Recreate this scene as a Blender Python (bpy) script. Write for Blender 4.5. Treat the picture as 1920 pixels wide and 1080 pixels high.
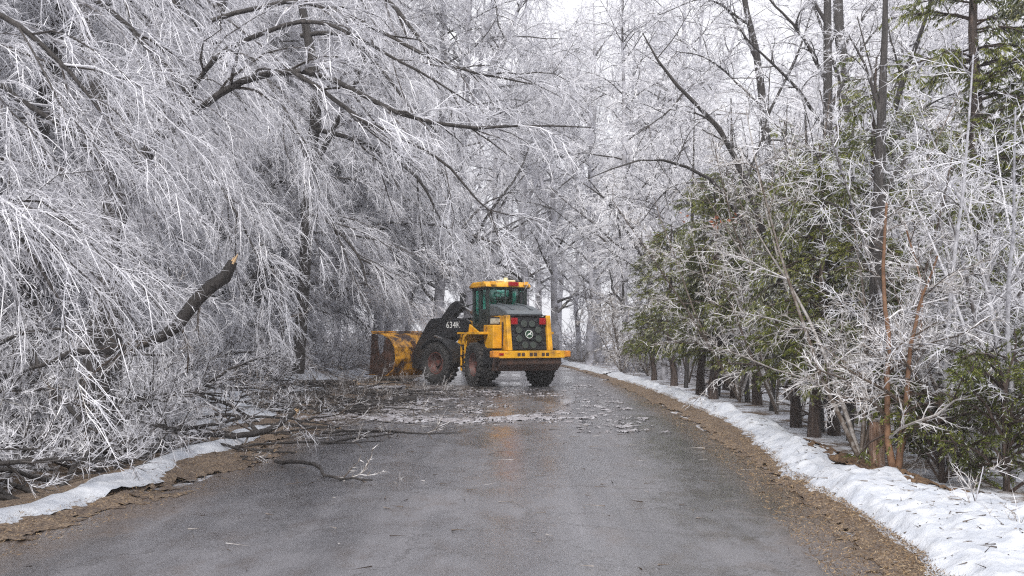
import bpy, math, random
import numpy as np
from mathutils import Matrix, Vector

# ------------------------------------------------------------------ clear
for o in list(bpy.data.objects):
    bpy.data.objects.remove(o)
scene = bpy.context.scene
COL = scene.collection
R_ = math.radians

# ------------------------------------------------------------------ camera
CAM_H = 1.6
F = 1900.0
HOR = 630.0
cam_d = bpy.data.cameras.new('camera')
cam_d.sensor_width = 36.0
cam_d.lens = 36.0 * F / 1920.0
cam_d.clip_end = 2000.0
cam_d.clip_start = 0.05
cam = bpy.data.objects.new('camera', cam_d)
COL.objects.link(cam)
cam.location = (0, 0, CAM_H)
cam.rotation_euler = (R_(90) + math.atan((HOR - 540.0) / F), 0, 0)
scene.camera = cam

# ------------------------------------------------------------------ world, sun, exposure
SUN_EL, SUN_AZ = R_(42), R_(195)
world = bpy.data.worlds.new('World')
scene.world = world
world.use_nodes = True
nt = world.node_tree
for n in list(nt.nodes):
    nt.nodes.remove(n)
sky = nt.nodes.new('ShaderNodeTexSky')
sky.sky_type = 'NISHITA'
sky.sun_disc = False
sky.sun_elevation = SUN_EL
sky.sun_rotation = SUN_AZ
sky.dust_density = 3.0
hs = nt.nodes.new('ShaderNodeHueSaturation')
hs.inputs['Saturation'].default_value = 0.25
tc = nt.nodes.new('ShaderNodeTexCoord')
mp = nt.nodes.new('ShaderNodeMapping')
mp.inputs['Scale'].default_value = (1.2, 1.2, 3.0)
cl = nt.nodes.new('ShaderNodeTexNoise')
cl.inputs['Scale'].default_value = 2.0
cl.inputs['Detail'].default_value = 5.0
cr = nt.nodes.new('ShaderNodeValToRGB')
cr.color_ramp.elements[0].position = 0.3
cr.color_ramp.elements[0].color = (0.80, 0.81, 0.87, 1)
cr.color_ramp.elements[1].position = 0.7
cr.color_ramp.elements[1].color = (0.97, 0.97, 1.0, 1)
ml = nt.nodes.new('ShaderNodeVectorMath')
ml.operation = 'SCALE'
ml.inputs['Scale'].default_value = 9.2
mx = nt.nodes.new('ShaderNodeMix')
mx.data_type = 'RGBA'
mx.inputs['Factor'].default_value = 0.86
bg = nt.nodes.new('ShaderNodeBackground')
bg.inputs['Strength'].default_value = 0.1
wo = nt.nodes.new('ShaderNodeOutputWorld')
nt.links.new(sky.outputs[0], hs.inputs['Color'])
nt.links.new(tc.outputs['Generated'], mp.inputs['Vector'])
nt.links.new(mp.outputs[0], cl.inputs['Vector'])
nt.links.new(cl.outputs['Fac'], cr.inputs['Fac'])
nt.links.new(cr.outputs[0], ml.inputs[0])
nt.links.new(hs.outputs[0], mx.inputs[6])
nt.links.new(ml.outputs[0], mx.inputs[7])
nt.links.new(mx.outputs[2], bg.inputs['Color'])
nt.links.new(bg.outputs[0], wo.inputs['Surface'])

sun_d = bpy.data.lights.new('sun', 'SUN')
sun_d.energy = 2.3
sun_d.angle = R_(14)
sun_d.color = (1.0, 0.96, 0.91)
sun = bpy.data.objects.new('sun', sun_d)
COL.objects.link(sun)
# direction towards the sun: azimuth measured like the Sky Texture's rotation
sv = Vector((math.sin(SUN_AZ) * math.cos(SUN_EL), math.cos(SUN_AZ) * math.cos(SUN_EL), math.sin(SUN_EL)))
sun.rotation_euler = sv.to_track_quat('Z', 'Y').to_euler()
sun.location = (0, 0, 60)

scene.view_settings.view_transform = 'Standard'
scene.view_settings.look = 'None'
scene.view_settings.gamma = 1.0
scene.view_settings.use_curve_mapping = False
scene.view_settings.exposure = 0.68
scene.cycles.use_denoising = False
scene.cycles.max_bounces = 8
scene.cycles.diffuse_bounces = 4
scene.cycles.glossy_bounces = 3
scene.cycles.transparent_max_bounces = 12
scene.cycles.volume_bounces = 0
scene.cycles.sample_clamp_indirect = 6.0
scene.render.filter_size = 1.3 if hasattr(scene.render, 'filter_size') else 1.5
scene.cycles.filter_width = 1.2


def at(u, v, Y):
    """a point at distance Y in front of the viewer that is seen at (u, v) of the 1920x1080 photograph"""
    return np.array([(u - 960.0) / F * Y, Y, CAM_H + (HOR - v) / F * Y])


# ------------------------------------------------------------------ numpy value noise
def _hash(ix, iy, seed):
    h = (ix.astype(np.int64) * 374761393 + iy.astype(np.int64) * 668265263 + seed * 2147483647) & 0xffffffff
    h = ((h ^ (h >> 13)) * 1274126177) & 0xffffffff
    return ((h ^ (h >> 16)) & 0xffff) / 65535.0


def vnoise(x, y, seed=0):
    x = np.asarray(x, float); y = np.asarray(y, float)
    ix = np.floor(x); iy = np.floor(y)
    fx = x - ix; fy = y - iy
    fx = fx * fx * (3 - 2 * fx); fy = fy * fy * (3 - 2 * fy)
    a = _hash(ix, iy, seed); b = _hash(ix + 1, iy, seed)
    c = _hash(ix, iy + 1, seed); d = _hash(ix + 1, iy + 1, seed)
    return (a * (1 - fx) + b * fx) * (1 - fy) + (c * (1 - fx) + d * fx) * fy


def fbm(x, y, seed=0, octv=4):
    s = 0.0; amp = 0.5; f = 1.0
    for k in range(octv):
        s = s + amp * vnoise(np.asarray(x) * f, np.asarray(y) * f, seed + k)
        amp *= 0.5; f *= 2.03
    return s / (1 - 0.5 ** octv)


# ------------------------------------------------------------------ materials
MATS = {}


def new_mat(name):
    m = bpy.data.materials.new(name)
    m.use_nodes = True
    t = m.node_tree
    for n in list(t.nodes):
        t.nodes.remove(n)
    out = t.nodes.new('ShaderNodeOutputMaterial')
    b = t.nodes.new('ShaderNodeBsdfPrincipled')
    t.links.new(b.outputs[0], out.inputs['Surface'])
    MATS[name] = m
    return m, t, b


def noise_node(t, scale, detail=4, rough=0.55, vec=None, mscale=None):
    n = t.nodes.new('ShaderNodeTexNoise')
    n.inputs['Scale'].default_value = scale
    n.inputs['Detail'].default_value = detail
    n.inputs['Roughness'].default_value = rough
    if vec is None:
        g = t.nodes.new('ShaderNodeNewGeometry')
        vec = g.outputs['Position']
    if mscale is not None:
        mpn = t.nodes.new('ShaderNodeMapping')
        mpn.inputs['Scale'].default_value = mscale
        t.links.new(vec, mpn.inputs['Vector'])
        vec = mpn.outputs[0]
    t.links.new(vec, n.inputs['Vector'])
    return n


def ramp(t, fac, stops):
    r = t.nodes.new('ShaderNodeValToRGB')
    e = r.color_ramp.elements
    while len(e) < len(stops):
        e.new(0.5)
    for k, (p, c) in enumerate(stops):
        e[k].position = p
        e[k].color = (*c, 1) if len(c) == 3 else c
    t.links.new(fac, r.inputs['Fac'])
    return r.outputs['Color']


def mixc(t, fac, a, b, mode='MIX'):
    m = t.nodes.new('ShaderNodeMix')
    m.data_type = 'RGBA'
    m.blend_type = mode
    for s, v in ((0, fac), (6, a), (7, b)):
        if isinstance(v, (int, float)):
            m.inputs[s].default_value = v
        elif isinstance(v, tuple):
            m.inputs[s].default_value = (*v, 1)
        else:
            t.links.new(v, m.inputs[s])
    return m.outputs[2]


def mth(t, op, a, b=None, clamp=False):
    m = t.nodes.new('ShaderNodeMath')
    m.operation = op
    m.use_clamp = clamp
    for s, v in ((0, a), (1, b)):
        if v is None:
            continue
        if isinstance(v, (int, float)):
            m.inputs[s].default_value = v
        else:
            t.links.new(v, m.inputs[s])
    return m.outputs[0]


def bump(t, b, h, strength=0.4, dist=0.02):
    n = t.nodes.new('ShaderNodeBump')
    n.inputs['Strength'].default_value = strength
    n.inputs['Distance'].default_value = dist
    t.links.new(h, n.inputs['Height'])
    t.links.new(n.outputs[0], b.inputs['Normal'])


def tone_mat(name, stops, rough=0.4, spec=0.5, nscale=14.0, namp=0.35, transl=0.0):
    m, t, b = new_mat(name)
    a = t.nodes.new('ShaderNodeAttribute')
    a.attribute_name = 'tone'
    tc_ = t.nodes.new('ShaderNodeTexCoord')
    n = noise_node(t, nscale, 3, vec=tc_.outputs['Object'])
    f = mth(t, 'ADD', a.outputs['Fac'], mth(t, 'MULTIPLY', mth(t, 'SUBTRACT', n.outputs['Fac'], 0.5), namp * 2))
    t.links.new(ramp(t, f, stops), b.inputs['Base Color'])
    b.inputs['Roughness'].default_value = rough
    b.inputs['Specular IOR Level'].default_value = spec
    if transl:
        tl_ = t.nodes.new('ShaderNodeBsdfTranslucent')
        t.links.new(b.inputs['Base Color'].links[0].from_socket, tl_.inputs['Color'])
        mx_ = t.nodes.new('ShaderNodeMixShader')
        mx_.inputs[0].default_value = transl
        t.links.new(b.outputs[0], mx_.inputs[1]); t.links.new(tl_.outputs[0], mx_.inputs[2])
        t.links.new(mx_.outputs[0], [n for n in t.nodes if n.type == 'OUTPUT_MATERIAL'][0].inputs['Surface'])
    return m


ICE = tone_mat('iced_wood', [(0.05, (0.030, 0.024, 0.020)), (0.30, (0.085, 0.072, 0.066)), (0.42, (0.36, 0.355, 0.38)),
                             (0.66, (0.77, 0.77, 0.81)), (1.0, (0.91, 0.91, 0.94))], 0.25, 0.7, transl=.28)
ICEW = tone_mat('iced_brown_wood', [(0.05, (0.05, 0.034, 0.024)), (0.32, (0.15, 0.115, 0.09)), (0.5, (0.40, 0.37, 0.35)),
                                    (0.75, (0.68, 0.67, 0.68)), (1.0, (0.89, 0.88, 0.90))], 0.28, 0.6, transl=.22)
RUSTW = tone_mat('orange_bark', [(0.0, (0.10, 0.055, 0.035)), (0.35, (0.25, 0.14, 0.08)), (0.65, (0.40, 0.33, 0.30))], 0.6, 0.3)
CEDAR = tone_mat('cedar_leaf', [(0.05, (0.040, 0.046, 0.011)), (0.35, (0.105, 0.13, 0.024)), (0.62, (0.23, 0.245, 0.045)),
                                (0.82, (0.32, 0.31, 0.12)), (0.93, (0.48, 0.50, 0.48)), (1.0, (0.72, 0.74, 0.78))], 0.5, 0.4, 3.0, 0.22, transl=.3)


def bark_mat(name, c0, c1, c2, ice=0.0):
    m, t, b = new_mat(name)
    tc_ = t.nodes.new('ShaderNodeTexCoord')
    v = tc_.outputs['Object']
    n = noise_node(t, 9.0, 6, 0.65, vec=v, mscale=(3.0, 3.0, 0.45))
    c = ramp(t, n.outputs['Fac'], [(0.32, c0), (0.55, c1), (0.75, c2)])
    if ice > 0:
        n2 = noise_node(t, 2.3, 5, 0.6, vec=v)
        f = ramp(t, n2.outputs['Fac'], [(0.62 - ice * 0.4, (0, 0, 0)), (0.80 - ice * 0.3, (1, 1, 1))])
        c = mixc(t, f, c, (0.50, 0.50, 0.55))
    t.links.new(c, b.inputs['Base Color'])
    b.inputs['Roughness'].default_value = 0.6
    bump(t, b, n.outputs['Fac'], 0.9, 0.04)
    return m


BARK = bark_mat('dark_bark', (0.014, 0.012, 0.011), (0.038, 0.032, 0.030), (0.095, 0.085, 0.082))
BARKI = bark_mat('frosted_bark', (0.03, 0.025, 0.023), (0.085, 0.075, 0.072), (0.20, 0.185, 0.18), 0.75)
BARKC = bark_mat('cedar_bark', (0.018, 0.012, 0.010), (0.055, 0.036, 0.028), (0.14, 0.10, 0.08))


def simple(name, col, rough=0.5, metal=0.0, nz=None, spec=0.5, dirt=None, dscale=6.0, dlo=0.45, dhi=0.7):
    m, t, b = new_mat(name)
    tc_ = t.nodes.new('ShaderNodeTexCoord')
    n = noise_node(t, nz or 8.0, 5, vec=tc_.outputs['Object'])
    c = mixc(t, 1.0, tuple(col), ramp(t, n.outputs['Fac'], [(0.3, (0.72,) * 3), (0.7, (1.1,) * 3)]), 'MULTIPLY')
    if dirt:
        n2 = noise_node(t, dscale, 7, 0.7, vec=tc_.outputs['Object'])
        f = ramp(t, n2.outputs['Fac'], [(dlo, (0, 0, 0)), (dhi, (1, 1, 1))])
        c = mixc(t, f, c, tuple(dirt))
    t.links.new(c, b.inputs['Base Color'])
    b.inputs['Roughness'].default_value = rough
    b.inputs['Metallic'].default_value = metal
    b.inputs['Specular IOR Level'].default_value = spec
    bump(t, b, n.outputs['Fac'], 0.12, 0.01)
    return m


# ------------------------------------------------------------------ object helpers
def tag(o, label=None, cat=None, group=None, kind=None):
    if label: o['label'] = label
    if cat: o['category'] = cat
    if group: o['group'] = group
    if kind: o['kind'] = kind
    return o


def empty(name, loc=(0, 0, 0), rz=0.0, parent=None):
    o = bpy.data.objects.new(name, None)
    o.empty_display_size = 0.3
    COL.objects.link(o)
    o.location = loc
    o.rotation_euler = (0, 0, rz)
    if parent: o.parent = parent
    return o


class Geo:
    """collects tubes, spikes, kites and raw faces, links them as one mesh"""
    def __init__(s):
        s.V = []; s.T = []; s.Q = []; s.tone = []; s.mt = []; s.mq = []; s.n = 0

    def add(s, V, T=None, Q=None, tone=0.5, mi=0):
        V = np.asarray(V, float).reshape(-1, 3)
        s.V.append(V)
        s.tone.append(np.broadcast_to(np.asarray(tone, float), (len(V),)))
        if T is not None and len(T):
            s.T.append(np.asarray(T, np.int64).reshape(-1, 3) + s.n); s.mt.append(np.full(len(s.T[-1]), mi))
        if Q is not None and len(Q):
            s.Q.append(np.asarray(Q, np.int64).reshape(-1, 4) + s.n); s.mq.append(np.full(len(s.Q[-1]), mi))
        s.n += len(V)

    def tubes(s, P, R, n=4, tip=False, tone=None, mi=0):
        M, K, _ = P.shape
        if M == 0: return
        T = np.gradient(P, axis=1)
        T /= np.linalg.norm(T, axis=2, keepdims=True) + 1e-9
        ref = np.where(np.abs(T[:, :1, 2:3]) > 0.8, np.array([1.0, 0.13, 0]), np.array([0.1, 0.05, 1.0]))
        U = np.cross(T, np.broadcast_to(ref, T.shape))
        U /= np.linalg.norm(U, axis=2, keepdims=True) + 1e-9
        W = np.cross(T, U)
        a = np.arange(n) * 2 * np.pi / n
        Kr = K - 1 if tip else K
        V = (P[:, :Kr, None, :] + (U[:, :Kr, None, :] * np.cos(a)[None, None, :, None]
             + W[:, :Kr, None, :] * np.sin(a)[None, None, :, None]) * R[:, :Kr, None, None]).reshape(M, Kr * n, 3)
        per = Kr * n
        if tip:
            V = np.concatenate([V, P[:, -1:, :]], axis=1)
            per += 1
        base = (np.arange(M) * per)[:, None]
        q = []
        for k in range(Kr - 1):
            for j in range(n):
                j2 = (j + 1) % n
                q.append([k * n + j, k * n + j2, (k + 1) * n + j2, (k + 1) * n + j])
        Q = None; Tt = None
        if q:
            q = np.array(q)
            Q = (base[:, :, None] + q[None]).reshape(-1, 4)
        if tip:
            tt = np.array([[(Kr - 1) * n + j, (Kr - 1) * n + (j + 1) % n, Kr * n] for j in range(n)])
            Tt = (base[:, :, None] + tt[None]).reshape(-1, 3)
        if tone is None: tone = np.full(M, 0.5)
        tone = np.repeat(np.broadcast_to(tone, (M,)), per)
        s.add(V.reshape(-1, 3), Tt, Q, tone, mi)

    def kites(s, B, D, L, Wd, tone, rng, mi=0):
        """leaf sprays: one four-cornered blade each, B base, D direction, L length, Wd width"""
        M = len(B)
        r = rng.normal(size=(M, 3))
        S = np.cross(D, r); S /= np.linalg.norm(S, axis=1, keepdims=True) + 1e-9
        L = np.broadcast_to(L, (M,))[:, None]; Wd = np.broadcast_to(Wd, (M,))[:, None]
        V = np.stack([B, B + D * L * 0.45 + S * Wd * 0.5, B + D * L, B + D * L * 0.45 - S * Wd * 0.5], axis=1)
        Q = np.arange(M * 4).reshape(M, 4)
        s.add(V.reshape(-1, 3), None, Q, np.repeat(np.broadcast_to(tone, (M,)), 4), mi)

    def mesh(s, name, mats, smooth=False):
        me = bpy.data.meshes.new(name)
        V = np.concatenate(s.V) if s.V else np.zeros((0, 3))
        T = np.concatenate(s.T) if s.T else np.zeros((0, 3), np.int64)
        Q = np.concatenate(s.Q) if s.Q else np.zeros((0, 4), np.int64)
        me.vertices.add(len(V)); me.vertices.foreach_set('co', V.ravel())
        nl = len(T) * 3 + len(Q) * 4
        me.loops.add(nl)
        me.loops.foreach_set('vertex_index', np.concatenate([T.ravel(), Q.ravel()]).astype(np.int32))
        me.polygons.add(len(T) + len(Q))
        ls = np.concatenate([np.arange(len(T)) * 3, len(T) * 3 + np.arange(len(Q)) * 4]).astype(np.int32)
        me.polygons.foreach_set('loop_start', ls)
        mi = np.concatenate((s.mt or [np.zeros(0)]) + (s.mq or [np.zeros(0)])).astype(np.int32)
        me.polygons.foreach_set('material_index', mi)
        me.polygons.foreach_set('use_smooth', np.full(len(T) + len(Q), smooth))
        for m in (mats if isinstance(mats, (list, tuple)) else [mats]):
            me.materials.append(m)
        at_ = me.attributes.new('tone', 'FLOAT', 'POINT')
        at_.data.foreach_set('value', np.concatenate(s.tone).astype(np.float32) if s.tone else np.zeros(0, np.float32))
        me.update(calc_edges=True)
        return me

    def build(s, name, mats, parent=None, smooth=False):
        o = bpy.data.objects.new(name, s.mesh(name, mats, smooth))
        COL.objects.link(o)
        if parent: o.parent = parent
        return o


def norm(a):
    return a / (np.linalg.norm(a, axis=-1, keepdims=True) + 1e-9)


def grow(P, R, rng, n, t=(0.2, 1.0), ang=(35, 70), L=(0.5, 1.0), K=4, droop=0.0, bias=(0, 0, 0), wob=0.15, rr=0.55,
         rmin=0.003, rmax=9.0, taper=0.35, flat=0.0, shrink=0.5):
    """children of the polylines P (M,K,3): n of them each (a number, or a pair (per metre, at least))"""
    M, KP, _ = P.shape
    seg = np.linalg.norm(P[:, 1:] - P[:, :-1], axis=2).sum(1)
    if isinstance(n, tuple):
        cnt = np.maximum(n[1], (seg * n[0]).astype(int))
    else:
        cnt = np.full(M, n)
    idx = np.repeat(np.arange(M), cnt)
    N = len(idx)
    tt = rng.uniform(t[0], t[1], N)
    s = np.clip(tt * (KP - 1), 0, KP - 1.001)
    i = s.astype(int); f = (s - i)[:, None]
    B = P[idx, i] * (1 - f) + P[idx, i + 1] * f
    T = norm(P[idx, i + 1] - P[idx, i])
    r = rng.normal(size=(N, 3)); r[:, 2] *= (1 - flat)
    pp = norm(r - (r * T).sum(1, keepdims=True) * T)
    a = np.radians(rng.uniform(ang[0], ang[1], N))[:, None]
    D = norm(np.cos(a) * T + np.sin(a) * pp)
    Ln = rng.uniform(L[0], L[1], N) * (1 - shrink * tt)
    out = np.empty((N, K, 3)); out[:, 0] = B
    g = np.array([0, 0, -1.0]) * droop + np.array(bias)
    step = (Ln / (K - 1))[:, None]
    for k in range(1, K):
        out[:, k] = out[:, k - 1] + D * step
        D = norm(D + g + rng.normal(size=(N, 3)) * wob)
    Rb = R[idx, i] * (1 - f[:, 0]) + R[idx, i + 1] * f[:, 0]
    r0 = np.clip(Rb * rr, rmin, rmax)
    RR = r0[:, None] * np.linspace(1, taper, K)[None]
    return out, RR


def spline(pts, rad, K):
    """smooth a hand-set polyline to K points (Catmull-Rom)"""
    pts = np.asarray(pts, float); rad = np.asarray(rad, float)
    n = len(pts)
    d = np.concatenate([[0], np.cumsum(np.linalg.norm(np.diff(pts, axis=0), axis=1))]); d /= d[-1]
    q = np.linspace(0, 1, K)
    ext = np.vstack([2 * pts[0] - pts[1], pts, 2 * pts[-1] - pts[-2]])
    out = []
    for x in q:
        i = min(np.searchsorted(d, x, side='right') - 1, n - 2)
        f = (x - d[i]) / (d[i + 1] - d[i] + 1e-9)
        p0, p1, p2, p3 = ext[i], ext[i + 1], ext[i + 2], ext[i + 3]
        out.append(0.5 * ((2 * p1) + (-p0 + p2) * f + (2 * p0 - 5 * p1 + 4 * p2 - p3) * f * f + (-p0 + 3 * p1 - 3 * p2 + p3) * f ** 3))
    return np.array(out)[None], np.interp(q, d, rad)[None]


def copy_thing(o, loc, rz=0.0, sc=1.0, label=None, group=None, rx=0.0, ry=0.0):
    c = o.copy(); COL.objects.link(c)
    c.location = loc; c.rotation_euler = (rx, ry, rz)
    c.scale = (sc, sc, sc) if isinstance(sc, (int, float)) else sc
    if label: c['label'] = label
    if group: c['group'] = group
    for ch in list(o.children):
        d = ch.copy(); COL.objects.link(d); d.parent = c
        for g in list(ch.children):
            e = g.copy(); COL.objects.link(e); e.parent = d
    return c


# ================================================================== SETTING
YR = [-5, 0, 6.75, 11.3, 18, 28, 38, 50, 65, 90, 130, 200]
XRR = [2.1, 2.2, 2.38, 2.85, 3.15, 3.35, 3.3, 2.7, 1.4, -2.5, -11, -30]
XRL = [-4.4, -4.2, -3.75, -3.1, -3.2, -3.4, -3.5, -3.7, -5.0, -9, -18, -38]
XSN = [2.3, 2.4, 2.62, 2.98, 3.75, 3.85, 3.65, 3.0, 1.9, -2, -10.5, -29]     # where the snow bank starts


def road_r(y): return np.interp(y, YR, XRR)
def road_l(y): return np.interp(y, YR, XRL)
def snow_x(y): return np.interp(y, YR, XSN)


def road_z(X, Y):
    return 0.004 + 0.03 * (1 - ((X - (road_l(Y) + road_r(Y)) / 2) / 3.4) ** 2).clip(0, 1) + 0.006 * (fbm(X * 1.5, Y * 0.7, 8) - 0.5)


def sstep(a, b, x):
    t = np.clip((x - a) / (b - a), 0, 1)
    return t * t * (3 - 2 * t)


def ground_z(x, y):
    x = np.asarray(x, float); y = np.asarray(y, float)
    dl = road_l(y) - x            # distance left of the road
    dr = x - road_r(y)            # distance right of the road
    zl = 0.55 * sstep(1.6, 4.0, dl) + 0.9 * sstep(5, 16, dl) + 3.0 * sstep(20, 80, dl)
    zr = -0.25 * sstep(2.3, 4.5, dr) - 0.25 * sstep(4, 9, dr) + 1.5 * sstep(15, 60, dr)
    rough = 0.10 * (fbm(x * 0.8, y * 0.8, 5) - 0.5) * (sstep(1.0, 2.5, dl) + sstep(1.5, 3, dr))
    return zl + zr + rough - 0.012 + 2.0 * sstep(90, 200, y)


# materials of the ground
m, t, b = new_mat('forest_floor')
n1 = noise_node(t, 0.9, 6, 0.7)
n2 = noise_node(t, 14.0, 6, 0.7)
c = ramp(t, n2.outputs['Fac'], [(0.3, (0.05, 0.035, 0.025)), (0.5, (0.13, 0.09, 0.06)), (0.7, (0.27, 0.20, 0.14))])
f = ramp(t, mth(t, 'ADD', n1.outputs['Fac'], mth(t, 'MULTIPLY', n2.outputs['Fac'], 0.35)), [(0.60, (0, 0, 0)), (0.72, (1, 1, 1))])
t.links.new(mixc(t, f, c, (0.62, 0.64, 0.70)), b.inputs['Base Color'])
b.inputs['Roughness'].default_value = 0.8
bump(t, b, n2.outputs['Fac'], 0.8, 0.05)
FLOOR = m

m, t, b = new_mat('wet_asphalt')
n1 = noise_node(t, 0.55, 5, 0.6, mscale=(1.0, 0.42, 1.0))
n2 = noise_node(t, 90.0, 3, 0.6)
n3 = noise_node(t, 3.0, 6, 0.7, mscale=(1.0, 0.6, 1.0))
n5 = noise_node(t, 26.0, 4, 0.8)
g = t.nodes.new('ShaderNodeNewGeometry')
sx = t.nodes.new('ShaderNodeSeparateXYZ')
t.links.new(g.outputs['Position'], sx.inputs[0])
c = ramp(t, n2.outputs['Fac'], [(0.3, (0.065, 0.064, 0.070)), (0.7, (0.18, 0.178, 0.192))])
c = mixc(t, mth(t, 'MULTIPLY', ramp(t, n3.outputs['Fac'], [(0.5, (0, 0, 0)), (0.75, (1, 1, 1))]), 0.6), c, (0.10, 0.075, 0.06))
vc = t.nodes.new('ShaderNodeTexVoronoi'); vc.feature = 'DISTANCE_TO_EDGE'; vc.inputs['Scale'].default_value = 0.55
wv = t.nodes.new('ShaderNodeVectorMath'); wv.operation = 'ADD'
t.links.new(g.outputs['Position'], wv.inputs[0]); t.links.new(n3.outputs['Color'], wv.inputs[1]); t.links.new(wv.outputs[0], vc.inputs['Vector'])
crk = mth(t, 'MULTIPLY', mth(t, 'SUBTRACT', 1.0, mth(t, 'MULTIPLY', vc.outputs['Distance'], 70.0), True), 0.7)
c = mixc(t, crk, c, (0.03, 0.028, 0.028))
n6 = noise_node(t, 1.3, 4, 0.6, mscale=(1.6, 0.06, 1.0))
c = mixc(t, 1.0, c, ramp(t, n6.outputs['Fac'], [(0.35, (0.72, 0.72, 0.73)), (0.65, (1.15, 1.15, 1.16))]), 'MULTIPLY')
c = mixc(t, 1.0, c, ramp(t, mth(t, 'ADD', n1.outputs['Fac'], mth(t, 'MULTIPLY', mth(t, 'SUBTRACT', n3.outputs['Fac'], 0.5), 0.35)), [(0.40, (1.25, 1.24, 1.23)), (0.50, (1.0, 1.0, 1.0)), (0.60, (0.62, 0.62, 0.64))]), 'MULTIPLY')
# brownish red streak in the colour along the crown of the road
dx = mth(t, 'ABSOLUTE', mth(t, 'ADD', sx.outputs['X'], mth(t, 'MULTIPLY', mth(t, 'SUBTRACT', n3.outputs['Fac'], 0.5), 0.45)))
mk = mth(t, 'SUBTRACT', 1.0, mth(t, 'MULTIPLY', dx, 4.6), True)
yy = mth(t, 'MULTIPLY', mth(t, 'SUBTRACT', 1.0, mth(t, 'MULTIPLY', mth(t, 'ABSOLUTE', mth(t, 'SUBTRACT', sx.outputs['Y'], 14.0)), 0.24), True), mk)
yy = mth(t, 'MULTIPLY', yy, ramp(t, n3.outputs['Fac'], [(0.35, (0.2, 0.2, 0.2)), (0.6, (1, 1, 1))]))
c = mixc(t, mth(t, 'MULTIPLY', yy, 0.8, True), c, (0.22, 0.10, 0.08))
at_e = t.nodes.new('ShaderNodeAttribute'); at_e.attribute_name = 'tone'
ed = mth(t, 'ADD', at_e.outputs['Fac'], mth(t, 'MULTIPLY', mth(t, 'SUBTRACT', n3.outputs['Fac'], 0.5), 1.6))
ed2 = ramp(t, mth(t, 'ADD', mth(t, 'MULTIPLY', ed, 1.0), mth(t, 'MULTIPLY', mth(t, 'SUBTRACT', n5.outputs['Fac'], 0.5), 0.9)), [(0.02, (1, 1, 1)), (0.50, (0, 0, 0))])
c = mixc(t, mth(t, 'MULTIPLY', ed2, 0.75), c, ramp(t, n5.outputs['Fac'], [(0.35, (0.05, 0.038, 0.032)), (0.6, (0.17, 0.125, 0.095))]))
# scattered bark crumbs and ice crumbs
c = mixc(t, ramp(t, n5.outputs['Fac'], [(0.70, (0, 0, 0)), (0.76, (0.8, 0.8, 0.8))]), c, (0.20, 0.19, 0.20))
t.links.new(c, b.inputs['Base Color'])
wet = ramp(t, mth(t, 'ADD', n1.outputs['Fac'], mth(t, 'MULTIPLY', mth(t, 'SUBTRACT', n3.outputs['Fac'], 0.5), 0.35)), [(0.40, (0.42,) * 3), (0.52, (0.24,) * 3), (0.62, (0.08,) * 3)])
t.links.new(wet, b.inputs['Roughness'])
hh = mth(t, 'MULTIPLY', n2.outputs['Fac'], wet)
bump(t, b, hh, 0.55, 0.012)
b.inputs['Coat Weight'].default_value = 0.7
b.inputs['Coat Roughness'].default_value = 0.30
t.links.new(ramp(t, wet, [(0.15, (1, 1, 1)), (0.42, (0.25,) * 3)]), b.inputs['Coat Weight'])
ASPH = m

m, t, b = new_mat('verge_litter')
n1 = noise_node(t, 4.0, 5, 0.7)
n2 = noise_node(t, 40.0, 5, 0.75)
c = ramp(t, n2.outputs['Fac'], [(0.34, (0.050, 0.036, 0.028)), (0.48, (0.17, 0.12, 0.085)), (0.62, (0.38, 0.29, 0.20))])
c = mixc(t, ramp(t, n1.outputs['Fac'], [(0.42, (0, 0, 0)), (0.66, (1, 1, 1))]), c, mixc(t, 0.55, c, (0.065, 0.052, 0.052)))
t.links.new(c, b.inputs['Base Color'])
b.inputs['Roughness'].default_value = 0.75
bump(t, b, n2.outputs['Fac'], 0.9, 0.03)
VERGE = m

m, t, b = new_mat('snow')
n1 = noise_node(t, 5.0, 7, 0.6)
n2 = noise_node(t, 60.0, 4, 0.7)
n3 = noise_node(t, 9.0, 5, 0.7)
c = ramp(t, n1.outputs['Fac'], [(0.35, (0.43, 0.46, 0.52)), (0.65, (0.62, 0.64, 0.68))])
c = mixc(t, ramp(t, mth(t, 'MULTIPLY', n3.outputs['Fac'], n2.outputs['Fac']), [(0.37, (0, 0, 0)), (0.44, (0.75, 0.75, 0.75))]), c, (0.22, 0.17, 0.13))
t.links.new(c, b.inputs['Base Color'])
b.inputs['Roughness'].default_value = 0.55
bump(t, b, mth(t, 'ADD', n1.outputs['Fac'], mth(t, 'MULTIPLY', n2.outputs['Fac'], 0.2)), 0.7, 0.06)
SNOW = m

m, t, b = new_mat('dirty_slush')
n1 = noise_node(t, 6.0, 7, 0.75)
n2 = noise_node(t, 45.0, 4, 0.7)
c = ramp(t, mth(t, 'ADD', mth(t, 'MULTIPLY', n1.outputs['Fac'], 0.6), mth(t, 'MULTIPLY', n2.outputs['Fac'], 0.4)),
         [(0.38, (0.10, 0.085, 0.08)), (0.5, (0.36, 0.34, 0.36)), (0.62, (0.70, 0.71, 0.76))])
t.links.new(c, b.inputs['Base Color'])
b.inputs['Roughness'].default_value = 0.35
bump(t, b, n2.outputs['Fac'], 0.8, 0.03)
SLUSH = m


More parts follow.
